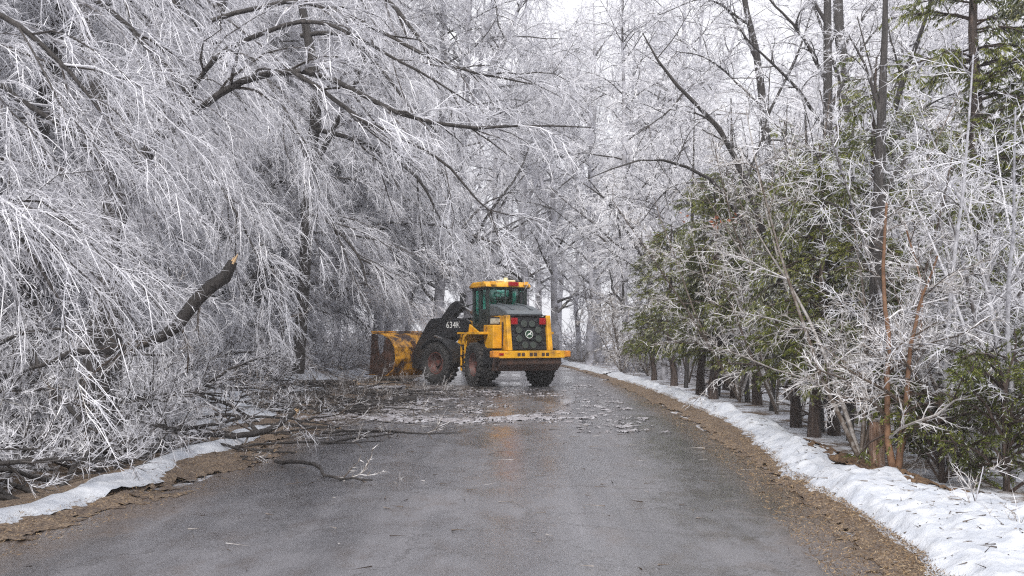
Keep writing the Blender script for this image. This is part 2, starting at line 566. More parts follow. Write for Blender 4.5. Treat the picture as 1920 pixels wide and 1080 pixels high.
def sheet(name, xs, ys, zf, mat, keep=None, smooth=True, parent=None, tonef=None):
    """xs: (A,) or (B,A) of x positions, ys (B,): height field, cells with keep<0 dropped"""
    ys = np.asarray(ys, float)
    X = np.broadcast_to(xs, (len(ys), np.asarray(xs).shape[-1]))
    Y = np.broadcast_to(ys[:, None], X.shape)
    Z = zf(X, Y)
    Bn, A = X.shape
    V = np.stack([X, Y, Z], axis=-1).reshape(-1, 3)
    ii, jj = np.meshgrid(np.arange(Bn - 1), np.arange(A - 1), indexing='ij')
    a = ii * A + jj
    Q = np.stack([a, a + 1, a + A + 1, a + A], axis=-1).reshape(-1, 4)
    if keep is not None:
        kp = keep(X, Y).reshape(-1)
        Q = Q[(kp[Q] > 0).sum(1) >= 3]
    used = np.zeros(len(V), bool); used[Q.ravel()] = True
    remap = np.cumsum(used) - 1
    g_ = Geo(); g_.add(V[used], None, remap[Q], 0.5 if tonef is None else tonef(X, Y).reshape(-1)[used])
    o = g_.build(name, mat, parent, smooth)
    return o


def steps(a, b, s0, k):
    """positions from a to b whose spacing grows with distance"""
    out = [a]
    while out[-1] < b:
        out.append(out[-1] + max(s0, out[-1] * k))
    return np.array(out)


gx = np.concatenate([np.linspace(-160, -30, 30), np.linspace(-29, -14, 30), np.linspace(-13.7, 13.7, 110), np.linspace(14, 29, 30), np.linspace(30, 160, 30)])
gy = np.concatenate([np.linspace(-20, 2, 12), steps(3, 260, 0.2, 0.018)])
tag(sheet('ground', gx, gy, lambda X, Y: np.where((X > road_l(Y) - 0.1) & (X < road_r(Y) + 0.1), -0.03, ground_z(X, Y)), FLOOR), kind='structure')
u = np.linspace(0, 1, 40)
ry = steps(-0.1, 190, 0.4, 0.02) if False else np.concatenate([np.linspace(-12, 3, 20), steps(3.3, 190, 0.3, 0.012)])
wob = lambda y, s: 0.10 * (fbm(y * 0.9, y * 0 + s, 3) - 0.5) * 2
RXX = (road_l(ry) - 0.35 + wob(ry, 1))[:, None] * (1 - u) + (road_r(ry) + 0.15 + wob(ry, 9))[:, None] * u
tag(sheet('road', RXX, ry, road_z, ASPH, tonef=lambda X, Y: np.minimum(X - road_l(Y), road_r(Y) - X)), kind='structure')

# verges of dead grass and gravel, both sides
vy = steps(3.0, 80, 0.05, 0.007)
vu = np.linspace(-0.7, 2.2, 64)


def vr_keep(X, Y):
    d = X - road_r(Y)
    w = snow_x(Y) - road_r(Y) + 0.5
    return np.minimum(d - 0.10 + 0.4 * (fbm(X * 2.2, Y * 1.1, 21) - 0.5) + 0.7 * (fbm(X * 16, Y * 12, 23, 3) - 0.5), w - d)


tag(sheet('verge', road_r(vy)[:, None] + vu, vy,
          lambda X, Y: np.maximum(road_z(X, Y), 0.006) + 0.003 + (0.03 + 0.04 * fbm(X * 5, Y * 5, 31) + 0.03 * fbm(X * 18, Y * 18, 33)) * sstep(0, .6, vr_keep(X, Y)), VERGE, vr_keep), kind='structure')


def vl_keep(X, Y):
    d = road_l(Y) - X
    return np.minimum(d - 0.22 + 0.9 * (fbm(X * 1.6, Y * 0.8, 22) - 0.5) + 0.9 * (fbm(X * 14, Y * 10, 24, 3) - 0.5), 1.9 - d)


tag(sheet('verge', road_l(vy)[:, None] - vu[::-1], vy,
          lambda X, Y: np.maximum(road_z(X, Y), 0.006) + 0.003 + (0.02 + 0.03 * fbm(X * 5, Y * 5, 41) + 0.03 * fbm(X * 18, Y * 18, 43)) * sstep(0, .6, vl_keep(X, Y)), VERGE, vl_keep), kind='structure')

# the snow bank ploughed along the right side
sy = steps(3.0, 75, 0.035, 0.0045)
su = np.linspace(-0.5, 5.0, 120)


def bank_h(X, Y):
    d = X - snow_x(Y) + 0.42 * (fbm(X * 1.1, Y * 0.8, 51) - 0.5) + 0.16 * (fbm(X * 8, Y * 7, 52, 3) - 0.5)
    wide = np.interp(Y, [0, 6, 10, 12.5, 15, 22, 30, 45], [5.0, 3.2, 1.9, 1.35, 1.25, 1.0, 0.95, 1.1])
    h = 0.20 * sstep(0.0, 0.55, d) * (1 - sstep(wide * 0.62, wide, d)) - 0.07 * sstep(wide * 0.2, wide * 1.2, d)
    lump = 0.22 * (fbm(X * 1.6, Y * 1.1, 53, 5) - 0.5) + 0.11 * np.maximum(fbm(X * 4.2, Y * 3.6, 55, 3) - 0.45, 0) + 0.05 * (fbm(X * 8, Y * 7, 54, 3) - 0.5) + 0.035 * (fbm(X * 21, Y * 19, 58, 2) - 0.5)
    gap = sstep(0.60, 0.72, fbm(X * 0.1 + 3, Y * 0.42 + 1.2, 57, 2)) * sstep(36, 41, Y) * 0.3
    return h + lump * sstep(0.02, 0.35, d) * (1 - 0.6 * sstep(wide * 0.8, wide, d)) - gap - 0.02


tag(sheet('snow_bank', snow_x(sy)[:, None] + su, sy, lambda X, Y: np.maximum(ground_z(X, Y), 0.0) * 0 + ground_z(X, Y) * sstep(1.6, 3.0, X - snow_x(Y)) + bank_h(X, Y),
          SNOW, lambda X, Y: bank_h(X, Y) + 0.008), kind='structure')


def left_snow(X, Y):
    d = road_l(Y) - X
    n = fbm(X * 0.9, Y * 0.6, 61) - 0.5
    st = 0.16 * (1 - ((d - 1.0 - 0.9 * n) / 0.34) ** 2) * sstep(22, 14, Y) - .30 * np.maximum(fbm(X * 1.1, Y * .55, 66) - .46, 0) * 2
    # open patches of snow on the bank behind the brush
    for (px, py, rx, ry_, k) in ((-6.1, 20.5, 1.8, 3.4, .55), (-9.5, 28, 3.0, 3.5, .3), (-5.6, 31, 1.5, 4, .25), (-11, 17, 2.5, 3, .25), (-14, 24, 4, 4, .25)):
        e = 1 - ((X - px) / rx) ** 2 - ((Y - py) / ry_) ** 2 + 1.2 * n
        st = np.maximum(st, k * 0.4 * np.clip(e, -1, 1) - 0.01)
    return np.minimum(st, 0.24) + 0.10 * (fbm(X * 3, Y * 3, 63, 4) - 0.52) + 0.03 * (fbm(X * 11, Y * 11, 64, 3) - 0.5)


ly = steps(4.0, 40, 0.06, 0.009)
lu = np.linspace(-14, -0.6, 170)
tag(sheet('snow_patch', road_l(ly)[:, None] + lu, ly, lambda X, Y: ground_z(X, Y) + left_snow(X, Y), SNOW, lambda X, Y: left_snow(X, Y) - 0.004), kind='structure')


def slush_h(X, Y):
    n = fbm(X * 1.3, Y * 1.0, 71, 5) - 0.5
    n2 = fbm(X * 6, Y * 5, 72, 4) - 0.5
    yc = 19.2 + 0.25 * np.sin(X * 1.3) + 0.35 * (X > 0) * X
    band = 0.045 * (1 - ((Y - yc) / 0.8) ** 2) * sstep(1.2, -0.2, X)
    area = 0.05 * (1 - ((X + 3.2) / 3.4) ** 2 - ((Y - 23.0) / 4.6) ** 2)
    a2 = 0.035 * (1 - ((X + 1.2) / 3.2) ** 2 - ((Y - 28.5) / 3.0) ** 2)
    return np.maximum(np.maximum(band, area - .02), a2 - .02).clip(-0.06, 0.04) + 0.08 * n + 0.16 * n2 + 0.16 * (fbm(X * 19, Y * 15, 73, 3) - 0.5) - 0.022


ky = steps(16.5, 33, 0.05, 0.0024)
kx = np.linspace(-7.5, 2.6, 300)
tag(sheet('slush', kx, ky, lambda X, Y: 0.034 + np.maximum(ground_z(X, Y), 0) + 0.5 * slush_h(X, Y).clip(0, 0.08), SLUSH, lambda X, Y: slush_h(X, Y) - 0.002), kind='structure')

# loose litter: dead grass, leaves, bark crumbs (nobody could count it)
rng = np.random.default_rng(11)
GRASS = tone_mat('dead_grass', [(0.0, (0.05, 0.032, 0.022)), (0.4, (0.16, 0.105, 0.06)), (0.75, (0.34, 0.24, 0.14)), (1.0, (0.5, 0.41, 0.28))], 0.7, 0.2, 3.0, 0.2)
g_ = Geo()
N = 60000
y = 5 + 30 * rng.random(N) ** 2.2
side = rng.random(N) < 0.66
d = rng.random(N) ** 1.2
x = np.where(side, snow_x(y) + 0.25 - d ** 1.6 * (snow_x(y) - road_r(y) + 0.6), road_l(y) - 1.1 + d ** 1.3 * 1.3)
B = np.stack([x, y, np.full(N, 0.05) + 0.03 * rng.random(N)], 1)
D = norm(np.stack([rng.normal(size=N), rng.normal(size=N), 0.15 + 0.5 * rng.random(N)], 1))
g_.kites(B, D, rng.uniform(0.012, 0.05, N), rng.uniform(0.002, 0.007, N), rng.random(N) * .85, rng)
tag(g_.build('dead_grass', GRASS), 'matted tan dead grass and leaves along both road verges', 'grass', kind='stuff')
g_ = Geo()
N = 15000
x = rng.uniform(-4.2, 3.0, N); y = 6 + 26 * rng.random(N)
k = rng.random(N) < (0.035 + 0.9 * sstep(0.8, -3, x) * sstep(15, 20, y))
x, y = x[k], y[k]; N = len(x)
D = norm(np.stack([rng.normal(size=N), rng.normal(size=N) * .6, 0.05 * rng.normal(size=N)], 1))
P = np.stack([np.stack([x, y, np.full(N, 0.045)], 1), np.stack([x, y, np.full(N, 0.05)], 1) + D * rng.uniform(0.02, 0.24, N)[:, None]], 1)
g_.tubes(P, np.full((N, 2), 0.006) * rng.uniform(.5, 1.4, N)[:, None], 3, True, rng.uniform(0.0, 0.6, N))
tag(g_.build('twig_litter', ICEW), 'small broken twigs strewn over the wet road', 'twigs', kind='stuff')


# damp winter air
m = bpy.data.materials.new('damp_air'); m.use_nodes = True
t = m.node_tree
for n in list(t.nodes): t.nodes.remove(n)
out = t.nodes.new('ShaderNodeOutputMaterial')
pv = t.nodes.new('ShaderNodeVolumePrincipled')
pv.inputs['Density'].default_value = 0.0018
pv.inputs['Color'].default_value = (0.93, 0.93, 0.97, 1)
pv.inputs['Anisotropy'].default_value = 0.2
t.links.new(pv.outputs[0], out.inputs['Volume'])
AIR = m

# ================================================================== THE WHEEL LOADER
def dirty_paint(name, col, dirt, lo, hi, rough=0.42, sc=3.0):
    return simple(name, col, rough, 0.0, 12.0, 0.5, dirt, sc, lo, hi)


YEL = dirty_paint('yellow_paint', (0.80, 0.40, 0.015), (0.15, 0.08, 0.035), 0.47, 0.72)
YELB = dirty_paint('worn_yellow_bucket', (0.80, 0.38, 0.03), (0.05, 0.024, 0.019), 0.42, 0.56, 0.5, 1.6)
RUST = dirty_paint('rusty_steel', (0.055, 0.032, 0.024), (0.13, 0.060, 0.036), 0.48, 0.7, 0.7, 5.0)
BLK = dirty_paint('black_steel', (0.016, 0.017, 0.020), (0.06, 0.05, 0.045), 0.55, 0.8, 0.45)
CABM = dirty_paint('dark_green_cab_frame', (0.020, 0.028, 0.027), (0.05, 0.05, 0.045), 0.55, 0.8, 0.4)
GREY = dirty_paint('grey_hood', (0.11, 0.125, 0.14), (0.10, 0.09, 0.085), 0.55, 0.8, 0.4)
TYRE = dirty_paint('tyre_rubber', (0.017, 0.017, 0.018), (0.055, 0.046, 0.042), 0.5, 0.75, 0.75, 8.0)
RIM = dirty_paint('rusty_red_rim', (0.13, 0.035, 0.024), (0.045, 0.035, 0.033), 0.40, 0.6, 0.6, 6.0)
RED = simple('red_lens', (0.34, 0.015, 0.02), 0.15)
AMB = simple('amber_lens', (0.85, 0.42, 0.05), 0.15)
CREAM = simple('cream_beacon', (0.80, 0.72, 0.45), 0.2)
WHT = simple('white_marking', (0.75, 0.76, 0.75), 0.5)
PLATE = simple('faded_plate', (0.42, 0.42, 0.36), 0.5, dirt=(0.2, 0.17, 0.13))
FANM = simple('grey_green_fan', (0.045, 0.060, 0.052), 0.5, dirt=(0.04, 0.04, 0.035))
CHROME = simple('steel_rod', (0.55, 0.55, 0.56), 0.25, 0.9)
GREEN = simple('green_badge', (0.02, 0.06, 0.03), 0.4)
m, t, b = new_mat('teal_glass')
tr = t.nodes.new('ShaderNodeBsdfTransparent'); tr.inputs[0].default_value = (0.42, 0.70, 0.64, 1)
gl = t.nodes.new('ShaderNodeBsdfGlossy'); gl.inputs['Roughness'].default_value = 0.04
gl.inputs['Color'].default_value = (0.8, 0.9, 0.9, 1)
ms = t.nodes.new('ShaderNodeMixShader'); ms.inputs[0].default_value = 0.13
t.links.new(tr.outputs[0], ms.inputs[1]); t.links.new(gl.outputs[0], ms.inputs[2])
t.links.new(ms.outputs[0], [n for n in t.nodes if n.type == 'OUTPUT_MATERIAL'][0].inputs['Surface'])
GLASS = m


def box(c, s, rx=0, ry=0, rz=0):
    V = np.array([[x, y, z] for x in (-.5, .5) for y in (-.5, .5) for z in (-.5, .5)]) * np.array(s)
    if rx or ry or rz:
        Rm = np.array(Matrix.Rotation(rz, 3, 'Z') @ Matrix.Rotation(ry, 3, 'Y') @ Matrix.Rotation(rx, 3, 'X'))
        V = V @ Rm.T
    Fc = [(0, 1, 3, 2), (4, 6, 7, 5), (0, 4, 5, 1), (2, 3, 7, 6), (0, 2, 6, 4), (1, 5, 7, 3)]
    return V + np.array(c), Fc


def prism(prof, x0, x1, scale1=None):
    """prof: list of (y, z); extruded along x"""
    n = len(prof)
    V = [(x0, p[0], p[1]) for p in prof] + [(x1, p[0], p[1]) for p in prof]
    Fc = [tuple(range(n))[::-1], tuple(range(n, 2 * n))]
    for i in range(n):
        j = (i + 1) % n
        Fc.append((i, j, n + j, n + i))
    return np.array(V, float), Fc


def cyl(p0, p1, r, n=16, r1=None):
    p0 = np.array(p0, float); p1 = np.array(p1, float)
    T = norm(p1 - p0)
    ref = np.array([0, 0, 1.0]) if abs(T[2]) < 0.9 else np.array([1.0, 0, 0])
    U = norm(np.cross(T, ref)); W = np.cross(T, U)
    r1 = r if r1 is None else r1
    a = np.arange(n) * 2 * np.pi / n
    V = [p0 + (U * math.cos(q) + W * math.sin(q)) * r for q in a] + [p1 + (U * math.cos(q) + W * math.sin(q)) * r1 for q in a]
    Fc = [tuple(range(n)), tuple(range(n, 2 * n))[::-1]]
    for i in range(n):
        j = (i + 1) % n
        Fc.append((i, n + i, n + j, j))
    return np.array(V), Fc


def lathe_x(prof, n=40, closed=True):
    """prof: list of (x, r) turned about the x axis"""
    k = len(prof)
    V = [(x, r * math.cos(a), r * math.sin(a)) for a in np.arange(n) * 2 * np.pi / n for (x, r) in prof]
    Fc = []
    for i in range(n):
        i2 = (i + 1) % n
        for j in range(k if closed else k - 1):
            j2 = (j + 1) % k
            Fc.append((i * k + j, i * k + j2, i2 * k + j2, i2 * k + j))
    return np.array(V), Fc


def part(name, shapes, mat, parent, bev=0.012, smooth=False, label=None, M=None):
    V = []; Fc = []; n = 0
    for (v, f) in shapes:
        V.append(v); Fc += [tuple(i + n for i in q) for q in f]; n += len(v)
    V = np.concatenate(V)
    me = bpy.data.meshes.new(name)
    me.from_pydata([tuple(p) for p in V], [], Fc)
    me.materials.append(mat)
    import bmesh
    bm = bmesh.new(); bm.from_mesh(me)
    bmesh.ops.recalc_face_normals(bm, faces=bm.faces)
    bm.to_mesh(me); bm.free()
    if smooth:
        for p in me.polygons: p.use_smooth = True
    o = bpy.data.objects.new(name, me)
    COL.objects.link(o)
    o.parent = parent
    if M is not None: o.matrix_local = M
    if bev:
        bv = o.modifiers.new('bevel', 'BEVEL'); bv.width = bev; bv.segments = 2; bv.limit_method = 'ANGLE'; bv.angle_limit = R_(35)
    if label: o['label'] = label
    return o


JX, JY = -0.64, 33.3
loader = empty('wheel_loader', (JX, JY, 0.028))
tag(loader, 'dirty yellow and black wheel loader blocking the wet road, bucket turned to the left', 'wheel loader')
A_R, A_F = R_(24), R_(48)
MR = Matrix.Rotation(A_R, 4, 'Z')
MF = Matrix.Rotation(A_F, 4, 'Z')

# wheels
WR = 0.68
tw = 0.25
tyre_prof = [(-tw * .75, 0.36), (-tw, 0.44), (-tw * 1.04, 0.54), (-tw * .92, 0.63), (-tw * .72, 0.655), (tw * .72, 0.655), (tw * .92, 0.63), (tw * 1.04, 0.54), (tw, 0.44), (tw * .75, 0.36)]
tyre_shapes = [lathe_x(tyre_prof, 48)]
for k in range(24):
    for sgn in (-1, 1):
        a = (k + (0.5 if sgn > 0 else 0)) * 2 * math.pi / 24
        V, Fc = box((0, 0, 0), (0.25, 0.085, 0.06), rz=sgn * 0.45)
        V = V + np.array([sgn * 0.125, 0, 0.662])
        Rm = np.array(Matrix.Rotation(a, 3, 'X'))
        tyre_shapes.append((V @ Rm.T, Fc))
        V, Fc = box((sgn * 0.238, 0, 0.615), (0.035, 0.085, 0.10), ry=sgn * -0.5)
        tyre_shapes.append((V @ Rm.T, Fc))
rim_prof = [(-0.19, 0.37), (-0.20, 0.34), (-0.17, 0.33), (-0.06, 0.28), (-0.02, 0.25), (-0.02, 0.10), (0.0, 0.10), (0.0, 0.26), (0.17, 0.33), (0.19, 0.37)]
hub_sh = [cyl((-0.11, 0, 0), (-0.01, 0, 0), 0.10, 16)] + [cyl((-0.045, .17 * math.cos(a), .17 * math.sin(a)), (-0.015, .17 * math.cos(a), .17 * math.sin(a)), 0.018, 8) for a in np.arange(10) * math.pi / 5]
for (Mx, yy_, sg) in ((MR, -1.4, -1), (MR, -1.4, 1), (MF, 1.4, -1), (MF, 1.4, 1)):
    w = empty('wheel', parent=loader)
    w.matrix_local = Mx @ Matrix.Translation((sg * 1.05, yy_, WR)) @ (Matrix.Rotation(math.pi, 4, 'Z') if sg > 0 else Matrix.Identity(4))
    part('tyre', tyre_shapes, TYRE, w, 0.008)
    part('rim', [lathe_x(rim_prof, 40)], RIM, w, 0, True)
    part('hub', hub_sh, CHROME if False else RIM, w, 0.004)

# --- rear frame, engine and cab
part('rear_chassis', [box((0, -1.3, 0.82), (0.95, 3.0, 0.46)), box((0, -1.4, WR), (1.7, 0.28, 0.28)), box((0, -2.3, 0.75), (1.5, 0.9, 0.40)), box((0, -0.2, 1.2), (0.9, 0.7, 0.6)), box((0, -0.7, 1.35), (1.25, 1.0, 0.55))], RUST, loader, M=MR)
part('engine_bay', [box((0, -1.9, 1.45), (1.12, 1.5, 0.95))], BLK, loader, M=MR)
cwp = [(-2.45, 0.90), (-3.02, 0.90), (-3.0, 0.72), (-2.75, 0.52), (-2.3, 0.50)]
part('counterweight', [prism(cwp, -1.02, 1.02)], RUST, loader, 0.03, M=MR)
bump_sh = [box((0, -3.02, 1.02), (2.16, 0.16, 0.22)), box((0, -2.72, 1.115), (2.10, 0.60, 0.03))]
bm_ = part('rear_bumper', bump_sh, YEL, loader, 0.02, M=MR)
part('bumper_end', [box((1.18, -2.96, 1.03), (0.22, 0.26, 0.19))], simple('orange_end_paint', (0.72, 0.27, 0.02), 0.45, dirt=(0.2, 0.08, 0.03)), loader, 0.02, M=MR, label='orange right end of the rear bumper')
part('bumper_end', [box((-1.18, -2.96, 1.03), (0.22, 0.26, 0.19))], MATS['orange_end_paint'], loader, 0.02, M=MR, label='orange left end of the rear bumper')
for xx in (-0.38, 0.02, 0.42):
    part('slot', [box((xx - 0.07, -3.104, 1.02), (0.10, 0.012, 0.10)), box((xx + 0.07, -3.104, 1.02), (0.10, 0.012, 0.10))], RUST, loader, 0.004, M=MR)
# side panels, flared towards the back
for sg in (-1, 1):
    V = np.array([[sg * .56, -1.15, 1.14], [sg * .66, -2.72, 1.14], [sg * .62, -2.66, 2.16], [sg * .56, -1.15, 2.25]])
    V = np.concatenate([V, V - np.array([sg * 0.04, 0, 0])])
    Fc = [(0, 1, 2, 3), (7, 6, 5, 4), (0, 4, 5, 1), (1, 5, 6, 2), (2, 6, 7, 3), (3, 7, 4, 0)]
    p_ = part('side_panel', [(V, Fc)], YEL, loader, 0.012, M=MR)
    for k in range(3):
        part('vent', [box((sg * (.60 + k * .02), -1.7 - k * 0.3, 1.65), (0.03, 0.06, 0.7))], BLK if k == 0 else RUST, p_, 0.004)
    post = [(-2.72, 1.135), (-2.98, 1.135), (-2.80, 2.20), (-2.58, 2.20)]
    part('corner_post', [prism(post, sg * .60, sg * .745)], YEL, loader, 0.02, M=MR)
# grille, fan and badge
part('grille', [prism([(-2.68, 1.14), (-2.84, 1.14), (-2.70, 2.16), (-2.60, 2.16)], -0.60, 0.60)], BLK, loader, 0.01, M=MR)
tilt = math.atan2(0.14, 1.02)
MG = MR @ Matrix.Translation((0, -2.80, 1.62)) @ Matrix.Rotation(-tilt, 4, 'X')
for k in range(8):
    a = (k + .5) * math.pi / 4
    cx, cz = 0.35 * math.cos(a), 0.35 * math.sin(a)
    part('fan_blade', [cyl((cx, 0.0, cz), (cx, -0.03, cz), 0.105, 12)], FANM, loader, 0.008, M=MG)
for k in range(7):
    zz = -0.44 + k * 0.135
    part('grille_bar', [box((0, 0.005, zz), (1.16, 0.014, 0.014))], BLK, loader, 0, M=MG)
fan_hub = part('badge', [cyl((0, 0.0, 0), (0, -0.05, 0), 0.135, 24)], GREEN, loader, 0.006, M=MG, label='round green badge with a white leaping deer')
# a leaping deer, flat print raised on the badge
deer = [(-.075, -.035), (-.045, -.01), (-.02, .02), (.02, .03), (.045, .05), (.055, .08), (.03, .095), (.06, .09), (.075, .1), (.072, .08), (.09, .062), (.07, .055),
        (.06, .03), (.045, .005), (.08, -.02), (.085, -.035), (.035, -.012), (.0, -.008), (-.03, -.025), (-.06, -.06), (-.085, -.07), (-.05, -.03)]
V = np.array([(p[0], -0.0525, p[1]) for p in deer] + [(p[0], -0.058, p[1]) for p in deer])
n_ = len(deer)
Fc = [tuple(range(n_)), tuple(range(n_, 2 * n_))[::-1]] + [(i, (i + 1) % n_, n_ + (i + 1) % n_, n_ + i) for i in range(n_)]
part('deer_emblem', [(V, Fc)], WHT, fan_hub, 0)
part('emblem_ring', [lathe_x([(-.052, .115), (-.056, .115), (-.056, .128), (-.052, .128)], 28)], WHT, fan_hub, 0, M=Matrix.Rotation(math.pi / 2, 4, 'Z') if False else Matrix.Rotation(R_(90), 4, 'Z'))
for sg, xx in ((-1, -0.47), (1, 0.47)):
    part('taillight', [box((xx, -2.795, 2.02), (0.20, 0.07, 0.20))], RED, loader, 0.01, M=MR)
part('side_marker', [box((-1.02, -3.106, 1.03), (0.14, 0.012, 0.07))], RED, loader, 0.003, M=MR)
# hood
hood = [(-1.15, 2.18), (-2.55, 2.18), (-2.62, 2.24), (-2.40, 2.36), (-1.9, 2.50), (-1.15, 2.58)]
hd = part('hood', [prism(hood, -0.60, 0.60)], GREY, loader, 0.05, M=MR)
part('hood_rib', [prism([(-1.2, 2.58), (-1.9, 2.50), (-2.38, 2.37), (-2.38, 2.40), (-1.9, 2.535), (-1.2, 2.62)], -0.36, -0.28), prism([(-1.2, 2.58), (-1.9, 2.50), (-2.38, 2.37), (-2.38, 2.40), (-1.9, 2.535), (-1.2, 2.62)], 0.28, 0.36)], GREY, hd, 0.008)
# left service box, step platform, ladder
part('service_box', [box((-0.82, -1.95, 1.55), (0.30, 0.75, 0.72))], YEL, loader, 0.02, M=MR)
part('service_box', [box((0.82, -1.95, 1.55), (0.30, 0.75, 0.72))], YEL, loader, 0.02, M=MR)
part('number_plate', [box((-0.74, -1.985, 2.03), (0.34, 0.02, 0.16))], PLATE, loader, 0.004, M=MR, label='faded pale plate beside the hood')
part('plate_bracket', [box((-0.70, -1.94, 2.03), (0.50, 0.06, 0.26))], BLK, loader, 0.006, M=MR)
for sg in (-1, 1):
    fend = [(-0.55, 1.45), (-0.62, 1.60), (-0.95, 1.70), (-1.95, 1.70), (-1.95, 1.62), (-1.0, 1.62), (-0.72, 1.52), (-0.66, 1.42)]
    part('rear_fender', [prism(fend, sg * .60, sg * 1.28)], YEL, loader, 0.012, M=MR)
    part('platform', [box((sg * .95, -0.45, 1.66), (0.62, 0.85, 0.06))], YEL, loader, 0.01, M=MR)
    ld = part('ladder', [box((sg * 1.05, -0.22, 1.05), (0.05, 0.05, 1.2)), box((sg * 1.05, 0.12, 1.05), (0.05, 0.05, 1.2))], YEL, loader, 0.006, M=MR)
    for k in range(3):
        part('rung', [box((sg * 1.05, -0.05, 0.6 + k * .34), (0.07, 0.32, 0.04))], BLK, ld, 0.004)
    part('handrail', [cyl((sg * 1.2, -0.05, 1.7), (sg * 1.2, -0.05, 2.5), 0.018, 8), cyl((sg * 1.2, -0.05, 2.5), (sg * .72, -0.05, 2.6), 0.018, 8)], BLK, loader, 0, M=MR)
# cab
cb_y0, cb_y1, cz0, cz1 = -1.18, -0.05, 1.72, 3.10
hw = 0.70
cb = part('cab_base', [prism([(cb_y0, 1.66), (cb_y0, 2.42), (cb_y0 + .5, 2.42), (cb_y0 + .55, 2.0), (cb_y1, 2.0), (cb_y1 + .06, 1.66)], -hw, hw)], CABM, loader, 0.02, M=MR)
for (sx_, y_, w_) in ((-1, cb_y0, .10), (1, cb_y0, .10), (-1, -.62, .09), (1, -.62, .09), (-1, cb_y1, .09), (1, cb_y1, .09)):
    part('cab_pillar', [box((sx_ * (hw - .05), y_ + .04, 2.42), (0.10, w_, 1.40))], CABM, loader, 0.012, M=MR)
part('cab_pillar', [box((-.04, cb_y0 + .03, 2.76), (0.035, .05, 0.68))], CABM, loader, 0.008, M=MR)
for sx_ in (-1, 1):
    part('cab_header', [box((sx_ * (hw - .05), (cb_y0 + cb_y1) / 2 + .02, 3.08), (0.10, 1.2, 0.09))], CABM, loader, 0.01, M=MR)
    part('window_pane', [box((sx_ * (hw - .05), (cb_y0 - .62) / 2 + .04, 2.72), (0.012, .44, 0.66))], GLASS, loader, 0, M=MR)
    part('door_glass', [box((sx_ * (hw - .05), -.295, 2.52), (0.012, .44, 1.04))], GLASS, loader, 0, M=MR)
part('window_pane', [box((-.34, cb_y0 + .03, 2.74), (0.56, .012, 0.64))], GLASS, loader, 0, M=MR)
part('window_pane', [box((.30, cb_y0 + .03, 2.74), (0.64, .012, 0.64))], GLASS, loader, 0, M=MR)
part('windscreen', [box((0, cb_y1 + .04, 2.52), (1.22, .012, 1.04))], GLASS, loader, 0, M=MR)
part('cab_floor', [box((0, -.6, 1.76), (1.25, 1.1, 0.08))], BLK, loader, 0, M=MR)
seat = part('seat', [box((0, -.72, 2.12), (0.5, .5, 0.16))], BLK, loader, 0.03, M=MR)
part('seat_back', [box((0, -.93, 2.50), (0.48, .12, 0.66), rx=-.12)], BLK, seat, 0.04)
stw = part('steering_column', [cyl((0, -.12, 1.9), (0, -.28, 2.45), 0.035, 8)], BLK, loader, 0, M=MR)
part('steering_wheel', [cyl((0, -.275, 2.44), (0, -.285, 2.47), 0.19, 20)], BLK, stw, 0.006)
part('console', [box((0.42, -.45, 2.2), (0.22, .5, 0.4))], BLK, loader, 0.02, M=MR)
roof = [(cb_y0 - .16, 3.12), (cb_y0 - .10, 3.22), (cb_y0 + .1, 3.30), (cb_y1 - .1, 3.30), (cb_y1 + .16, 3.22), (cb_y1 + .22, 3.12)]
rf = part('roof', [prism(roof, -hw - .08, hw + .08)], YEL, loader, 0.035, M=MR)
part('roof_trim', [box((0, (cb_y0 + cb_y1) / 2 + .03, 3.105), (1.5, 1.4, 0.035))], BLK, rf, 0.006)
bc = part('beacon', [cyl((0.06, -.95, 3.29), (0.06, -.95, 3.34), .12, 16), cyl((0.06, -.95, 3.34), (0.06, -.95, 3.44), .085, 16, .07)], CREAM, loader, 0.01, M=MR)
part('light_bar', [box((0.06, -.95, 3.335), (0.62, .16, 0.06))], CREAM, loader, 0.02, M=MR)
part('work_light', [box((0.14, cb_y0 - .19, 3.22), (0.34, .08, 0.12))], RED, loader, 0.01, M=MR)
for xx in (-.55, .58):
    part('work_light', [box((xx, cb_y0 - .17, 3.24), (0.16, .09, 0.11))], AMB, loader, 0.01, M=MR)
part('panel_seam', [box((0, -1.12, 2.02), (1.38, .02, .02))], BLK, loader, 0, M=MR)
for sg in (-1, 1):
    part('mud_flap', [box((sg * .98, -2.18, .95), (.5, .03, .5), rx=.1)], BLK, loader, .006, M=MR)
    part('reflector', [box((sg * .86, -3.106, 1.075), (.12, .01, .05))], AMB, loader, .002, M=MR)
    part('wiper', [box((sg * .28, cb_y0 - .005, 2.60), (.02, .012, .42), ry=.35 * sg)], BLK, loader, 0, M=MR)
part('mirror_arm', [cyl((-.66, cb_y1 + .05, 3.06), (-1.02, cb_y1 + .12, 2.98), .013, 8), cyl((-1.02, cb_y1 + .12, 2.98), (-1.02, cb_y1 + .12, 2.7), .013, 8), cyl((-.66, cb_y1 + .05, 2.0), (-1.02, cb_y1 + .12, 2.62), .010, 8)], BLK, loader, 0, M=MR)
part('mirror', [box((-1.02, cb_y1 + .12, 2.80), (0.20, .05, 0.34))], BLK, loader, 0.015, M=MR)
part('mirror', [box((1.02, cb_y1 + .12, 2.80), (0.20, .05, 0.34))], BLK, loader, 0.015, M=MR)
part('exhaust_stack', [cyl((0.38, -1.45, 2.5), (0.38, -1.45, 2.98), .05, 14)], BLK, loader, 0.004, M=MR)

